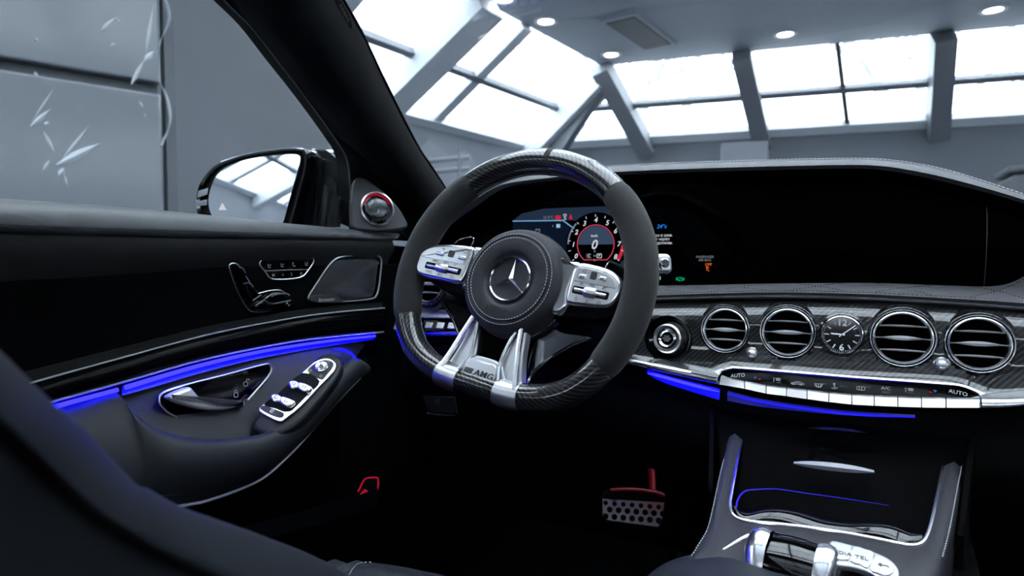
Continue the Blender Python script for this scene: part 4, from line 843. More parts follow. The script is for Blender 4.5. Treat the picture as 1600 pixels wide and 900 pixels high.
# light guide under the trim
g1 = cat(dX([(196, 605.5), (250, 589), (311, 571.5), (380, 555), (444, 543), (520, 532), (586, 525)], -.7375), 6)
B().tube(g1, [.0030 - .0012 * k / len(g1) for k in range(len(g1))], seg=10, ref=(0, 0, 1)).build('ambient_light_strip', 'led_blue', door)
g2 = cat(dX([(70, 640), (120, 626), (160, 615.5), (184, 609)], -.7375), 6)
B().tube(g2, .0026, seg=10, ref=(0, 0, 1)).build('ambient_light_strip', 'led_blue', door)
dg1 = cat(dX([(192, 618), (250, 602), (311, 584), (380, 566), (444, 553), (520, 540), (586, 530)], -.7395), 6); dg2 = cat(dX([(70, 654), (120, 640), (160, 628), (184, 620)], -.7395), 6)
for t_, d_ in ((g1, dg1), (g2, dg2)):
    B().grid([[p + A(-.006, 0, .001) for p in t_], [p * .6 + q * .4 + A(-.006, 0, 0) for p, q in zip(t_, d_)], [q + A(-.001, 0, 0) for q in d_], [q + A(-.008, 0, -.002) for q in d_]]).build('glow_band', 'glow_blue', door, ang=80)  # glow below the door strip put into the band's blue colour
# bowl behind the handle and the padded arm rest
U = dXX([(-160, 735, -.735), (-40, 684, -.735), (60, 650, -.735), (130, 629, -.735), (183, 614, -.732), (203, 634, -.712), (236, 664, -.69), (276, 680, -.678), (320, 687, -.67), (378, 685, -.665), (430, 672, -.660), (480, 634, -.660), (512, 600, -.662), (538, 572, -.668), (556, 558, -.682), (566, 568, -.695)])
L = dXX([(-160, 905, -.69), (-40, 872, -.69), (60, 842, -.69), (130, 824, -.69), (200, 805, -.69), (225, 800, -.69), (250, 794, -.69), (280, 787, -.69), (320, 779, -.69), (372, 761, -.69), (412, 741, -.688), (455, 702, -.686), (490, 663, -.686), (520, 629, -.688), (545, 603, -.692), (560, 588, -.696)])
U, L = cat(U, 5), cat(L, 5)
bul = lambda s_, dx, dz: [p * (1 - s_) + q * s_ + A(dx, 0, dz) for p, q in zip(U, L)]
B().grid([[p + A(-.02, 0, -.012) for p in U], [p + A(-.005, 0, .0) for p in U], bul(.06, .004, .001), bul(.2, .014, .004), bul(.4, .022, .004), bul(.65, .022, 0), bul(.88, .010, 0), L, [q + A(-.02, 0, -.01) for q in L]]).build('arm_rest', 'arm_leather', door, ang=80)
o = stitch([q + A(.0135, 0, .004) for q in bul(.86, 0, 0)], (1, 0, .3), .0035, .002, .0006).build('arm_rest_stitching', 'legend_dim', door, smooth=False); o['kind'] = 'stuff'
B().tube([q + A(.004, 0, -.002) for q in L], .0022, seg=8).build('arm_rest_chrome_line', 'plastic_silver', door)
g = [aX(x, y, -.748) for x, y in resample(lo_line, len(U))]
lowb = [q + A(-.03, 0, -.012) for q in U]
B().grid([[p + A(-.006, 0, -.004) for p in g], mixr(g, lowb, .5, -.012, 0), lowb]).build('bowl', 'arm_leather', door, ang=80)
lowd = [q + A(-.02, 0, -.008) for q in L]
B().grid([lowd, [q + A(-.04, 0, -.05) for q in L], [A(-.76, q[1], .30) for q in L]]).build('lower_panel', 'void_black', door, ang=80)
quadpart('door_shell', [A(-.80, 1.02, .25), A(-.80, -.02, .25), A(-.80, -.02, .99), A(-.80, 1.02, .99)], -.05, 'void_black', door)
# inner handle
HF = Fr(aX(320, 620, -.728), (0, 1, 0), n=nrm(A(1, -.05, .12)))
hp = lambda pts: [HF.px(x, y) for x, y in pts]
out = cat(hp([(248.5, 625), (255, 613), (291, 601), (350, 586), (408, 570.5), (421, 570.5), (422, 583), (400, 610), (376, 636), (356, 651), (329, 657.5), (293, 657.5), (267.6, 648), (253, 636)]), 4, True)
hb_ = B().prism(HF, out, .004, .0015, -.004).build('handle_dish', 'gloss_black', door)
B().tube([HF.p(x, y, .0005) for x, y in out], .0014, True, 8).build('handle_bezel', 'satin', hb_)
lev = cat(hp([(255, 619), (270, 611), (289, 605), (296, 611), (304, 619.5), (318.6, 627), (335.6, 629.5), (356, 629), (374, 628.5), (374, 631), (359, 637), (335.6, 641), (303.7, 639), (272, 630), (258, 623)]), 3, True)
B().prism(HF, lev, .011, .005, .002).build('handle_lever', 'plastic_silver', hb_)
for px, py in ((383, 600), (368, 617)): strokes(HF.at(*HF.px(px, py), .001), [rrect(.006, .006, .0015, 3) + [(.003, .001)], circ(.0025, 6, 0 if py > 610 else .004, .004, 0, 180)], .0008).build('lock_mark', 'legend', hb_, smooth=False)
# window switch panel on the arm rest
p00, p10, p01 = aX(421, 652, -.680), aX(449, 652, -.660), aX(505, 566, -.680)
SWF = Fr(p00, p01 - p00, n=nrm(np.cross(p10 - p00, p01 - p00))); SWF = SWF if SWF.n[2] > 0 else Fr(p00, p01 - p00, n=-SWF.n)
wp = lambda pts: [SWF.px(x, y) for x, y in pts]
sur = cat(wp([(392, 662), (410, 640), (450, 602), (478, 572), (500, 553), (522, 550), (534, 560), (530, 582), (500, 622), (470, 655), (438, 676), (410, 676)]), 4, True)
B().prism(SWF, sur, .03, .006, -.0315).build('switch_plinth', 'leather', door)
out = cat(wp([(404.5, 642), (412, 633), (440, 612), (476, 581), (492, 567), (506, 562), (518, 563), (525, 570), (523, 580), (513, 592), (500, 605), (470, 637), (445, 657), (440, 660), (430, 658), (412, 649)]), 4, True)
sp_ = B().prism(SWF, out, .003, .0012, 0).build('switch_panel', 'silver', door)
def sws(pts, d, bv, h, nm, m, par=None, n_=3): return B().prism(SWF, cat(wp(pts), n_, True), d, bv, h).build(nm, m, par or sp_)
sws([(481, 581), (493, 570), (507, 565), (518, 567), (521, 574), (510, 589), (503, 595), (490, 589)], .0012, .0004, .0025, 'mirror_switch_field', 'ink')
sws([(413, 634), (436, 616), (473, 585), (500, 598), (480, 620), (453, 645), (430, 640)], .001, .0003, .0024, 'switch_well', 'rubber')
sws([(408, 641), (413, 636), (430, 642), (444, 648), (440, 655), (425, 651)], .0012, .0004, .0025, 'child_lock_key', 'ink')
mf = SWF.at(*SWF.px(503, 577), .0035)
B().lathe(mf, [(.0098, -.001), (.0098, .003), (.0085, .0042), (.006, .0035), (.0002, .003)], 28).build('mirror_dial', 'silver', sp_)
B().prism(mf, circ(.0028, 14), .0035, .001, .002).build('dial_mark', 'key_white', sp_, smooth=False)
strokes(SWF.at(*SWF.px(485, 582), .0038), [rrect(.004, .003, .001, 2)], .0006).build('mirror_mark', 'legend', sp_, smooth=False); strokes(SWF.at(*SWF.px(502, 590), .0038), [rrect(.004, .003, .001, 2)], .0006).build('mirror_mark', 'legend', sp_, smooth=False); strokes(SWF.at(*SWF.px(514, 567), .0038), [rrect(.004, .003, .001, 2)], .0006).build('mirror_mark', 'legend', sp_, smooth=False)
for pts, l in (([(452, 604), (461, 601), (468, 604), (466, 612), (456, 613)], 0), ([(468, 604), (480, 606), (489, 612), (483, 618), (474, 617), (466, 612)], 1), ([(424, 625), (434, 622), (441, 626), (438, 633), (428, 634)], 0), ([(441, 626), (452, 628), (463, 634), (455, 641), (446, 640), (438, 634)], 1)):
    k = sws(pts, .0075, .0025, .003, 'window_key', 'silver'); c_ = np.mean(pts, 0); strokes(SWF.at(*SWF.px(*c_), .0107), [rrect(.005, .004, .001, 2)], .0006).build('window_mark', 'ink', sp_, smooth=False)
strokes(SWF.at(*SWF.px(426, 645), .0038), [rrect(.005, .003, .001, 2), [(-.002, .002), (.002, .002)]], .0008).build('child_mark', 'plastic_silver', sp_, smooth=False)
B().tube(cat([SWF.p(*SWF.px(*q), .004) for q in ((520, 549), (534, 549), (548, 555), (560, 566))], 5), [.001, .0015, .002, .0022, .0025, .0027, .0028, .0028, .0028, .0027, .0025, .0022, .002, .0015, .001, .001], seg=10).build('nose_glow', 'led_blue_dim', door)  # light falling on the arm rest nose, put in as a glowing tube
# seat adjuster, memory keys, speaker
DP = Fr(aX(470, 440, -.7495), (0, 1, 0), n=(1, 0, 0))
zz = lambda pts: [DP.px(340 + x / 5.714, 380 + y / 5.714) for x, y in pts]
out = cat(zz([(98, 210), (112, 185), (140, 178), (175, 190), (205, 230), (270, 330), (335, 438), (360, 447), (450, 425), (540, 418), (590, 440), (612, 500), (605, 550), (500, 590), (400, 612), (320, 612), (270, 590), (220, 520), (160, 400), (120, 290)]), 3, True)
sa = B().prism(DP, out, .003, .001, -.0015).build('seat_adjuster', 'gloss_black', door)
B().tube([DP.p(x, y, .0012) for x, y in out], .0007, True, 6).build('adjuster_outline', 'satin', sa)
for q in ([(148, 215), (175, 212), (205, 240), (232, 285), (200, 295), (170, 270)], [(188, 355), (225, 350), (265, 375), (340, 460), (300, 508), (260, 490), (215, 430)], [(375, 500), (420, 455), (470, 435), (560, 440), (608, 500), (560, 530), (440, 540)], [(295, 555), (370, 505), (420, 535), (600, 545), (540, 580), (400, 605), (320, 605)]):
    o_ = cat(zz(q), 4, True); k = B().prism(DP, o_, .010, .004, .001, 4).build('adjuster_key', 'gloss_black', sa)
for q in ([(150, 216), (170, 218), (190, 235)], [(190, 360), (225, 352), (255, 368), (275, 390)], [(295, 555), (335, 525), (378, 505), (395, 525), (440, 540), (530, 525), (608, 508)], [(435, 475), (480, 458), (570, 448), (600, 465)], [(600, 548), (585, 556)], [(270, 510), (345, 460)]):
    B().tube(cat([DP.p(*p, .0108) for p in zz(q)], 4), .0009, seg=6).build('key_highlight_edge', 'satin', sa)
out = cat(zz([(370, 185), (385, 152), (420, 138), (620, 131), (820, 125), (850, 145), (848, 175), (800, 245), (760, 290), (700, 312), (600, 322), (500, 322), (455, 305), (420, 255), (385, 215)]), 3, True)
mk = B().prism(DP, out, .003, .001, -.0015).build('memory_key_panel', 'gloss_black', door)
B().tube([DP.p(x, y, .0012) for x, y in out], .0010, True, 6).build('memory_outline', 'satin', mk); B().tube([DP.p(*p, .0016) for p in zz([(410, 248), (600, 240), (800, 235)])], .0006, seg=6).build('memory_divider', 'satin', mk)
for k, (x, y) in enumerate(((450, 205), (565, 198), (670, 193), (782, 187))): strokes(DP.at(*zz([(x, y)])[0], .002), [[(-.002, .003), (-.001, -.002), (.003, -.002)], [(.0015, .001), (.003, .002)] if k != 2 else [(-.002, .003), (0, .003)]] + ([[(.003, .003), (.002, -.002)]] if k == 3 else []), .0008).build('seat_mark', 'legend', mk, smooth=False)
for s_, x, y in (('M', 490, 290), ('1', 575, 283), ('2', 652, 278)): text(s_, .006, DP.at(*zz([(x, y)])[0], .002), 'legend', mk, 'numeral')
strokes(DP.at(*zz([(738, 270)])[0], .002), [circ(.0018, 8), [(0, -.0018), (0, -.003)]], .0006).build('seat_mark', 'legend', mk, smooth=False)
out = cat(zz([(800, 495), (815, 450), (890, 335), (970, 215), (1035, 148), (1100, 120), (1200, 111), (1400, 110), (1443, 125), (1455, 170), (1445, 280), (1430, 400), (1410, 465), (1370, 495), (1200, 515), (1000, 523), (860, 522), (812, 515)]), 3, True)
oc = np.mean(np.array(out), 0)
sg_ = B().grid([[DP.p(*(oc + (A(*q) - oc) * k), -.0015 + .0055 * (1 - k * k)) for q in out] for k in (1, .98, .9, .8, .7, .6, .5, .4, .3, .2, .1, .01)], False, True).build('speaker_grille', 'grille_metal', door, ang=80)
B().tube([DP.p(x, y, .0022) for x, y in out], .0014, True, 8).build('grille_bezel', 'satin', sg_)
o_ = cat(zz([(808, 515), (815, 475), (900, 464), (1020, 462), (1060, 480), (1095, 518), (950, 523)]), 3, True); B().prism(DP, o_, .004, .0004, .0024).build('maker_plate', 'ink', sg_)
text('Burmester', .0085, DP.at(*zz([(945, 503)])[0], .0066), 'legend', sg_, shear=.35)
# window frame, pane and mirror corner
wl = cat([(225, -140), (290, -65), (350, 0), (394, 44), (437, 100), (481, 157), (525, 219), (542, 250), (547, 300), (548, 356)], 5)
fl = cat([(300, -140), (352, -70), (405, 0), (445, 52), (490, 112), (534, 175), (562, 225), (590, 290), (612, 345), (640, 372)], 5)
a = [aP(x, y, ax0 - pn * .06, pn) for x, y in wl]; c = [aP(x, y, ax0 - pn * .03, pn) for x, y in fl]
B().grid([[p - pn * .03 for p in a], a, [p * .7 + q * .3 + pn * .012 for p, q in zip(a, c)], [p * .2 + q * .8 + pn * .01 for p, q in zip(a, c)], c]).build('window_frame', 'soft_black', door, ang=60)
B().tube([p + pn * .001 for p in a], .0016, seg=6).build('window_seal', 'satin_dark', door)
quadpart('window_pane', [A(-.815, -.05, .98), A(-.815, 1.0, .98), A(-.72, .62, 1.40), A(-.70, -.05, 1.42)], .004, 'windscreen', door)
# tweeter in the mirror corner
TF = Fr(aX(587, 325, -.748), nrm(A(.45, .89, 0)), n=nrm(A(.86, -.48, .16)))
tz = lambda pts: [TF.px(300 + x / 4.444, 220 + y / 4.444) for x, y in pts]
out = cat(tz([(1100, 560), (1099, 430), (1112, 310), (1138, 264), (1188, 258), (1232, 282), (1340, 370), (1430, 470), (1480, 555), (1490, 595), (1450, 620), (1300, 634), (1150, 625), (1108, 600)]), 4, True)
tw = B().prism(TF, out, .012, .004, -.006).build('tweeter_housing', 'housing_grey', door)
tc = TF.at(*tz([(1275, 480)])[0], .006); r = .0290
B().lathe(tc, [(r * 1.12, -.002), (r * 1.09, .0050), (r * 1.0, .0058), (r * .95, .001)], 48).build('tweeter_ring', 'silver', tw)
B().lathe(tc, [(r * .96, .0), (r * .9, .001), (.0003, .001)], 40).build('tweeter_base', 'gloss_black', tw)
strokes(tc.at(0, 0, .0014), [circ(r * .90, 20, 0, 0, 25, 165)], .0022).build('tweeter_light', 'glow_dim_red', tw, smooth=False)
B().lathe(tc, [(r * .80, .001), (r * .79, .004), (r * .70, .006), (r * .55, .0072), (r * .3, .0080), (.0003, .0084)], 40).build('tweeter_lens', 'lens_metal', tw)
b = B()
for k in range(3): b.tube(cat([tc.p(r * .72 * q * math.cos(rad(90 + 120 * k + (1 - q) * 80)), r * .72 * q * math.sin(rad(90 + 120 * k + (1 - q) * 80)), .0086 - .003 * q * q) for q in (1, .7, .4, .1)], 4), .0008, seg=6)
b.build('tweeter_spiral', 'dark_chrome', tw)
quadpart('mirror_corner_panel', [aX(548, 240, -.800), aX(640, 240, -.800), aX(660, 378, -.800), aX(545, 372, -.800)], -.008, 'void_black', door)

# ================================================================ DOOR MIRROR
mir = thing('door_mirror', aX(440, 350, -1.0), 'gloss black door mirror outside the driver window, glass showing white skylights', 'mirror')
mc = aX(400, 300, -1.02); mn = nrm(A(.19, -.975, .032)); MF = Fr(mc, A(.97, .2, 0), n=mn)
mz = lambda pts: [MF.px(300 + x / 4.444, 220 + y / 4.444) for x, y in pts]
gl = cat(mz([(128, 420), (150, 310), (210, 212), (330, 150), (500, 112), (690, 95), (755, 103), (766, 140), (735, 262), (690, 420), (645, 580), (600, 640), (420, 660), (230, 620), (150, 520)]), 4, True)
hs = cat(mz([(38, 420), (58, 310), (130, 210), (210, 152), (400, 90), (600, 60), (720, 52), (800, 62), (815, 130), (790, 270), (745, 440), (700, 600), (640, 690), (420, 710), (160, 660), (60, 540)]), 4, True)
b = B(); H_ = np.array(hs); cc = H_.mean(0)
rows = [[MF.p(*(cc + (q - cc) * k), h) for q in H_] for k, h in ((.93, .004), (.98, .006), (1.0, .000), (1.0, -.02), (.97, -.05), (.85, -.085), (.6, -.11), (.2, -.12))]
b.grid(rows, False, True); b.build('housing', 'gloss_black', mir, ang=60)
B().prism(MF, hs, .003, 0, -.004).build('housing_back', 'soft_black', mir)
B().prism(MF, gl, .004, .0008, .002).build('mirror_glass', 'mirror', mir, ang=20)
B().tube([MF.p(x, y, .0045) for x, y in gl], .0018, True, 8).build('glass_rim', 'soft_black', mir)
B().tube(cat([MF.p(*q, .004) for q in mz([(215, 150), (400, 92), (600, 62), (720, 55), (790, 62)])], 6), .0022, seg=8).build('top_edge_strip', 'chrome', mir)
for q in ([(58, 350), (130, 330), (125, 375), (52, 400)], [(50, 425), (122, 410), (122, 450), (52, 455)]): B().prism(MF, mz(q), .003, .001, .004).build('lamp_segment', 'dark_chrome', mir)
B().prism(MF, [MF.px(300 + x / 4.444, 220 + y / 4.444, .0064) for x, y in ((185, 480), (237, 480), (210, 432))], .0004, 0, .0064).build('warning_triangle', 'mark_white', mir, smooth=False)
# foot of the mirror reaching to the door
ft = cat([MF.p(*q, -.02) for q in mz([(745, 80), (770, 260), (740, 430), (690, 600)])], 4); fd = cat([aX(300 + x / 4.444, 220 + y / 4.444, -.815) for x, y in ((1065, 165), (1060, 300), (1045, 440), (1030, 600))], 4)
ml = lambda s_, dy: [p * (1 - s_) + q * s_ + A(0, dy, 0) for p, q in zip(ft, fd)]
B().grid([ft, ml(.3, -.008), ml(.65, -.012), fd]).build('mirror_foot', 'fascia_black', mir, ang=60)
tpc = cat([ft[0] + A(0, 0, .004), aX(490, 234, -.95), aX(510, 236, -.91), aX(527, 250, -.86), aX(540, 264, -.82)], 5)
B().grid([tpc, [p + A(0, .02, .004) for p in tpc], [p + A(0, .09, -.01) for p in tpc]]).build('foot_cap', 'gloss_black', mir); B().grid([tpc, resample(ml(.0, 0)[:1] * 2 + [], len(tpc)) if False else [q * .5 + p * .5 + A(0, 0, -.008) for p, q in zip(tpc, resample([ft[0], fd[0]], len(tpc)))], resample([ft[0], fd[0]], len(tpc))]).build('foot_shoulder', 'fascia_black', mir)
B().tube(tpc[4:], .002, seg=6).build('foot_edge', 'dark_chrome', mir)

# ================================================================ CENTRE CONSOLE
con = thing('centre_console', (0, .75, .28), 'grey leather centre console with black tray, chrome frame and silver controller', 'console')
ca, cb_ = aY(1300, 833, .76), aY(1310, 715, .92); fwd = nrm(A(0, cb_[1] - ca[1], cb_[2] - ca[2]))
KF = Fr(ca, (1, 0, 0), fwd)
kp = lambda pts: [KF.px(x, y) for x, y in pts]
k3 = lambda pts, h=0: [KF.p(*KF.px(x, y), h) for x, y in pts]
inl = [(1161, 678), (1157, 699), (1153.5, 716), (1148, 748), (1141.5, 783), (1142, 797), (1150, 809), (1173, 816), (1243, 823), (1320, 834), (1378, 845), (1418, 853), (1437, 851), (1448, 839), (1458, 807), (1468, 755), (1472, 737), (1476, 715)]
frame = cat(k3(inl), 4)
B().tube([p + KF.n * .001 for p in frame], .0020, seg=8).build('tray_frame', 'silver', con)
# leather deck round the tray
lo_ = [(1138, 678), (1133, 702), (1128, 722), (1121, 750), (1110, 802), (1099, 839), (1076, 875), (1060, 915), (1240, 935), (1330, 940), (1400, 940), (1440, 935), (1465, 920), (1476, 880), (1488, 830), (1500, 765), (1504, 745), (1508, 722)]
outer = cat(k3(lo_), 4)
mx_ = lambda s_, h: [p * (1 - s_) + q * s_ + KF.n * h for p, q in zip(frame, outer)]
B().grid([[p - KF.n * .004 for p in frame], frame, mx_(.12, .003), mx_(.5, .006), mx_(.85, .003), mx_(1.0, -.003), [q + A(0, 0, -.03) for q in outer], [A(q[0] * 1.05, q[1], .3) for q in outer]]).build('console_deck', 'leather_grey', con, ang=80)
b = stitch([p + KF.n * .0035 for p in mx_(.88, 0)[8:26]], KF.n, .0022, .0022, .0009, .0008); stitch([p + KF.n * .0035 for p in mx_(.88, 0)[52:]], KF.n, .0022, .0022, .0009, .0008, b)
o = b.build('console_stitching', 'thread', con, smooth=False); o['kind'] = 'stuff'
# the tray: gloss black walls, a lid line and a cup-holder cover
dn_ = lambda d: [p - KF.n * d for p in frame]
ctr = np.mean(frame, 0)
B().grid([[p + (ctr - p) * .01 for p in frame], [p + (ctr - p) * .03 - KF.n * .012 for p in frame], [p + (ctr - p) * .06 - KF.n * .05 for p in frame]]).build('tray_wall', 'fascia_black', con, ang=60)
slab('tray_floor', [KF.p(-.14, -.02, -.05), KF.p(.14, -.02, -.05), KF.p(.14, .28, -.05), KF.p(-.14, .28, -.05)], -.01, 'void_black', None, con)
cv_b = cat(k3([(1147, 787), (1154, 775), (1185, 774), (1260, 781), (1340, 792), (1400, 800), (1438, 812)], -.030), 5); cv_f = cat(k3([(1147, 796), (1160, 808), (1200, 813), (1260, 819), (1340, 831), (1400, 843), (1442, 838)], -.008), 5)
wv = lambda k, a_: KF.n * a_ * math.sin(k * .55) * .0035
B().grid([[p - KF.n * .02 for p in cv_b], cv_b] + [[p * (1 - t_) + q * t_ + KF.n * .016 * math.sin(math.pi * t_) ** .8 + wv(k + t_ * 4, math.sin(math.pi * t_)) for k, (p, q) in enumerate(zip(cv_b, cv_f))] for t_ in (.15, .3, .45, .6, .75, .9)] + [cv_f]).build('cup_holder_lid', 'gloss_black', con, ang=70)
led = cat(k3([(1151, 793), (1151, 780), (1156, 768), (1166, 760), (1185, 758), (1215, 757.5), (1260, 764), (1320, 772), (1390, 783)], -.006), 4)
B().tube(led, [.0013 - .0011 * k / len(led) for k in range(len(led))], seg=6).build('tray_light_line', 'led_tray', con)
# fascia of the drawers rising to the dash
f_lo, f_hi = [KF.p(x, .05 + abs(x) * .06, -.03) for x in np.linspace(-.13, .13, 9)], [A(x, .965, .775) for x in np.linspace(-.16, .16, 9)]
B().grid([f_lo, [p * .5 + q * .5 + A(0, .02, 0) for p, q in zip(f_lo, f_hi)], f_hi]).build('drawer_fascia', 'void_black', con, ang=60)
def lens(px0, py0, px1, py1, Y, h, mat, nm):
    a_, c_ = aY(px0, py0, Y), aY(px1, py1, Y); n_ = 18; rows = []
    for k in range(n_ + 1):
        t = k / n_; p = a_ + (c_ - a_) * t; w = h * (math.sin(math.pi * min(max(t, .02), .98)) ** .55)
        rows.append([p + A(0, .004, w * .6), p + A(0, -.006 * min(1, w / h), w * .3), p + A(0, -.004 * min(1, w / h), -w * .35), p + A(0, .004, -w * .55)])
    return B().grid(rows, False, True).build(nm, mat, con, ang=50)
lens(1240, 724, 1366, 738, .872, .0088, 'plastic_silver', 'drawer_handle'); lens(1264, 669, 1358, 677, .925, .0045, 'dark_chrome', 'drawer_handle')
# side walls of the centre stack
for x0, s_ in ((-.135, -1), (.135, 1)):
    slab('stack_side', [A(x0, .80, .3), A(x0 * 1.25, 1.1, .3), A(x0 * 1.35, 1.1, .80), A(x0 * 1.2, .96, .78), A(x0, .82, .70)], -.006 * s_, 'void_black', None, con)
# controller: gloss drum between two silver fins
pc0, pc1 = aY(1190, 856, .70), aY(1292, 873, .69)
cf = Fr((pc0 + pc1) / 2, nrm(pc1 - pc0), n=KF.n); hw = np.linalg.norm(pc1 - pc0) / 2 - .003
rows = []
for k in range(13):
    t = -1 + k / 6; r_ = .027 * (1 - .10 * t * t)
    rows.append([cf.p(t * hw, -.002 + r_ * 1.25 * math.cos(rad(a)), -.014 + r_ * math.sin(rad(a))) for a in range(-20, 201, 11)])
drum = B().grid(rows).build('controller_drum', 'gloss_black', con, ang=70)
for t in (-1, 1):
    fl_ = [(-.042, -.022), (-.036, -.006), (-.020, .012), (.0, .018), (.016, .011), (.030, -.006), (.036, -.022)]
    rows = []
    for q, w in ((-.004, .95), (.004, 1.0), (.011, .95), (.017, .78), (.020, .5), (.021, .1)):
        rows.append([cf.p(t * (hw + q - .002), y * w, -.020 + (z + .020) * w) for y, z in cat(fl_, 4)])
    B().grid(rows).build('controller_fin', 'silver', con, ang=70)
b = B(); b.prism(cf, rrect(hw * 1.9, .066, .012, 5), .008, .003, -.026); b.build('controller_base', 'soft_black', con)
B().tube([cf.p(-hw * .95, .003, .0103), cf.p(0, .003, .0105), cf.p(hw * .95, .003, .0103)], .0006, seg=6).build('drum_seam', 'dark_chrome', drum)
# silver key arc beside it
kf = Fr(aY(1345, 877, .685) - KF.n * .004, KF.u, n=KF.n); kk = lambda pts: [kf.px(x, y) for x, y in pts]
arc = cat(kk([(1296, 848), (1325, 852), (1352, 860), (1380, 870), (1398, 882), (1406, 896), (1400, 915), (1380, 912), (1362, 898), (1335, 888), (1300, 880)]), 4, True)
kp_ = B().prism(kf, arc, .006, .002, -.004).build('key_plate', 'satin', con)
for pts in ([(1300, 856), (1326, 857), (1331, 858), (1326, 879), (1300, 874)], [(1333, 858.5), (1352, 863), (1367, 870), (1356, 892), (1344, 886), (1328, 880)], [(1369, 871), (1386, 879), (1396, 889), (1396, 899), (1384, 904), (1372, 900), (1358, 893)]):
    B().prism(kf, [tuple(p) for p in cat(kk(pts), 2, True)], .0022, .0008, .0018).build('function_key', 'satin', kp_)
text('MEDIA', .0072, kf.at(*kf.px(1312, 869), .0042), 'ink', kp_); text('TEL', .0075, kf.at(*kf.px(1346, 877.5), .0042), 'ink', kp_)
strokes(kf.at(*kf.px(1380, 889), .0042), [[(-.004, 0), (-.002, .002), (-.002, -.002), (-.004, 0)], [(-.002, 0), (.004, 0), (.004, -.002)]], .0008).build('back_mark', 'ink', kp_, smooth=False)
# chrome arc left of the controller and the palm rest
B().tube(cat([KF.p(*KF.px(*q), .006) for q in ((1130, 866), (1148, 856), (1168, 846), (1186, 842))], 5), [.0008, .001, .0012, .0014, .0016, .002, .0022, .0024, .0026, .0026, .0028, .003, .003, .003, .003, .003], seg=8).build('controller_arc', 'chrome', con)
r0 = cat([aY(x, y, w) for x, y, w in ((985, 960, .62), (1005, 912, .66), (1035, 884, .68), (1075, 868, .69), (1120, 868, .69), (1160, 876, .68), (1220, 897, .665), (1290, 908, .655), (1350, 918, .65), (1400, 940, .64))], 4)
rows = [[p + A(0, .012, -.02) for p in r0], [p + A(0, .004, -.004) for p in r0], r0, [p + A(0, -.012, .0045) for p in r0], [p + A(0, -.05, .008) for p in r0], [p + A(0, -.12, .0) for p in r0], [p + A(0, -.25, -.02) for p in r0]]
B().grid(rows).build('palm_rest', 'leather_seat', con, ang=80)

# ================================================================ SEATS
seat = thing('driver_seat', (-.37, .25, .25), 'dark leather driver seat whose side bolster fills the lower left corner', 'seat')
E_ = [(-330, 330, .20), (-160, 450, .215), (-70, 505, .23), (0, 549, .24), (40, 588, .25), (85, 630, .265), (133, 674, .28), (180, 722, .295), (213, 757, .305), (232, 764, .315), (266, 783, .33), (311, 802, .35), (400, 833, .39), (489, 868, .44), (540, 897, .47), (600, 930, .50)]
def rayd(px, py, dist): d = ray(px, py); return CAM + nrm(d) * dist
ed = cat([rayd(x, y, w * 1.25) for x, y, w in E_], 4)
inn = cat([rayd(x, y, w * 1.15) for x, y, w in [(-400, 470, .19), (-230, 570, .205), (-130, 590, .215), (-70, 620, .225), (-10, 660, .235), (35, 700, .25), (80, 745, .265), (130, 790, .28), (170, 820, .29), (200, 838, .30), (235, 860, .315), (290, 885, .335), (380, 925, .37), (470, 965, .42), (520, 990, .45), (580, 1015, .48)]], 4)
view = [nrm(p - CAM) for p in ed]
m2 = lambda s_, h: [p * (1 - s_) + q * s_ - v * h for p, q, v in zip(ed, inn, view)]
B().grid([[p + A(-.10, .08, -.25) for p in ed], [p + v * .03 + A(0, .01, -.02) for p, v in zip(ed, view)], [p + v * .008 for p, v in zip(ed, view)], m2(.04, .0), m2(.14, .006), m2(.35, .012), m2(.7, .012), m2(.93, .006), inn, [p + v * .006 for p, v in zip(inn, view)]]).build('side_bolster', 'leather_seat', seat, ang=80)
B().tube([p - v * .002 for p, v in zip(m2(.98, 0), view)], .0025, seg=8).build('piping', 'soft_black', seat)
B().grid([[p + v * .004 for p, v in zip(inn, view)], [p + A(.0, -.03, -.10) for p in inn], [p + A(.01, -.10, -.30) for p in inn], [A(p[0], p[1] - .1, .35) for p in inn]]).build('backrest_shell', 'leather_seat', seat, ang=80)
# cushion: ribbed thigh support rising just into view
cu = cat([aY(x, y, w) for x, y, w in ((470, 868, .50), (505, 874, .52), (530, 877, .54), (555, 878, .55), (580, 879, .56), (620, 884, .57), (665, 893, .58), (710, 904, .58), (760, 930, .57))], 5)
rb = [A(0, 0, .0022 * math.sin(k * .9) if k < 20 else 0) for k in range(len(cu))]
B().grid([[p + A(.01, .08, -.14) for p in cu], [p + A(0, .03, -.02) for p in cu], [p + r_ for p, r_ in zip(cu, rb)], [p + r_ + A(-.003, -.03, .004) for p, r_ in zip(cu, rb)], [p + A(-.01, -.10, -.02) for p in cu], [p + A(-.02, -.3, -.05) for p in cu]]).build('cushion', 'leather_seat', seat, ang=80)
sl = [aY(x, y, w) + A(0, -.004, .0035) for x, y, w in ((550, 900, .50), (556, 890, .525), (566, 882, .545), (585, 880.5, .555))]
o = stitch(cat(sl, 5), (0, -.5, 1), .003, .002, .0008).build('cushion_stitching', 'thread', seat, smooth=False); o['kind'] = 'stuff'
ps = thing('passenger_seat', (.37, .25, .25), 'dark leather passenger seat edge showing at the lower right corner', 'seat')
rows = []
for k, (z, dx, rr) in enumerate(((.20, .0, .16), (.5, .0, .17), (.72, .01, .165), (.80, .02, .15), (.845, .035, .12), (.868, .05, .07), (.874, .06, .01))):
    rows.append([A(.345 + dx + rr * 1.3 * math.cos(rad(a)), .36 + rr * .8 * math.sin(rad(a)), z) for a in range(0, 360, 12)])
B().grid(rows, False, True).build('backrest', 'leather_seat', ps, ang=80)

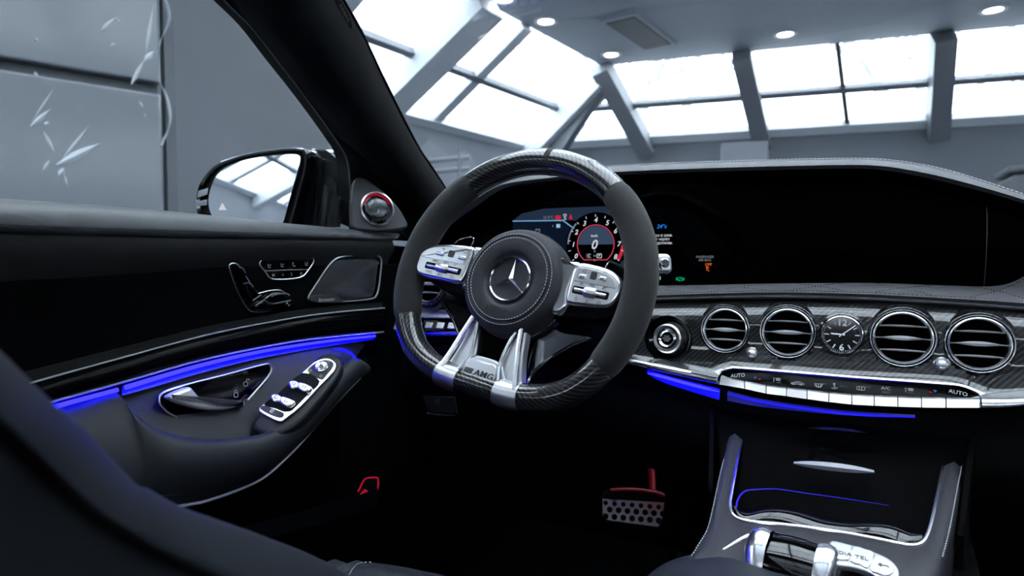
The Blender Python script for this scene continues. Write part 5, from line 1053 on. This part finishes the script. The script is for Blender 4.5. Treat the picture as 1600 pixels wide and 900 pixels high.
# ================================================================ FOOTWELL
ped = thing('brake_pedal', aY(990, 820, 1.27), 'drilled steel brake pedal with black rubber studs in the dark footwell', 'pedal')
PF = Fr(aY(990, 797, 1.27), (1, 0, 0), n=nrm(A(0, -1, .75))); pq = lambda pts: [PF.px(x, y) for x, y in pts]
pout = cat(pq([(942, 767), (960, 763), (1000, 764), (1034, 770), (1040, 776), (1037, 800), (1032, 820), (1026, 826), (980, 822), (945, 815), (940, 800), (940, 780)]), 3, True)
B().prism(PF, pout, .006, .002, -.006).build('pad', 'rubber', ped)
b = B(); b.prism(PF, cat(pq([(942, 780), (1038, 786), (1034, 818), (1028, 824), (948, 813), (942, 808)]), 1, True), .003, .001); b.build('plate', 'satin_dark', ped)
for r_ in range(3):
    for k in range(7): c_ = PF.px(947 + k * 13.8 + (r_ % 2) * 6.5, 786.5 + k * 1.1 + r_ * 10.5); B().prism(PF.at(*c_, .002), circ(.0062 if r_ else .0050, 14), .004, .0015).build('stud', 'rubber', ped)
o = B().tube(cat([PF.p(*PF.px(x, y), .002) for x, y in ((955, 766), (975, 765), (1000, 766), (1030, 771), (1038, 775))], 4), .0035, seg=8).build('pad_top_edge', 'red_lit', ped)  # pad edge coloured red where the footwell lamp lights it
B().tube([aY(1020, 768, 1.30), aY(1019, 745, 1.33), aY(1017, 718, 1.36), aY(1016, 690, 1.4)], [.008, .008, .009, .01], seg=10).build('arm', 'red_lit', ped)  # arm coloured with the red lamp light too
sill = thing('door_sill', aX(500, 800, -.70) + A(0, 0, -.02), 'dark sill strip with red-lit bracket at the foot of the driver door', 'sill')
B().grid([[aX(x, y + q, w - q * .001) for x, y, w in ((380, 830, -.70), (450, 812, -.70), (520, 793, -.70), (565, 780, -.70), (590, 770, -.70))] for q in (-8, -4, 6, 20)]).build('strip', 'leather_grey', sill, ang=60)
fr_ = Fr(aX(574, 764, -.705), (0, 1, 0), n=(1, 0, 0)); q = cat([fr_.px(x, y) for x, y in ((556, 778), (562, 762), (570, 748), (584, 746), (590, 748), (589, 764), (578, 776))], 3, True)
B().prism(fr_, q, .004, .0015, -.004).build('bracket_base', 'rubber', sill)
B().tube([fr_.p(x, y, .001) for x, y in q][2:17], .0014, seg=6).build('lit_bracket_rim', 'glow_dim_red', sill)  # rim glows weakly in place of red light falling on it
B().prism(fr_, [fr_.px(x, y) for x, y in ((562, 772), (570, 764), (578, 770), (572, 774))], .002, .0005).build('lit_bracket', 'glow_dim_red', sill)  # red light on the bracket put in as a weak glow
# footwell lamp under the dash
fl_ = thing('footwell_lamp', A(-.38, 1.18, .74), 'small red footwell lamp glowing above the brake pedal', 'lamp')
f = Fr(A(-.38, 1.18, .74), (1, 0, 0), n=(0, 0, -1)); B().prism(f, rrect(.05, .02, .005), .006, .002).build('lens_cover', 'led_red', fl_)
ld = bpy.data.lights.new('footwell_glow', 'POINT'); ld.color = (1, .03, .12); ld.energy = .05; ld.shadow_soft_size = .02; lo2 = bpy.data.objects.new('footwell_glow', ld); COL.objects.link(lo2); lo2.parent = fl_; lo2.location = (0, 0, -.03)
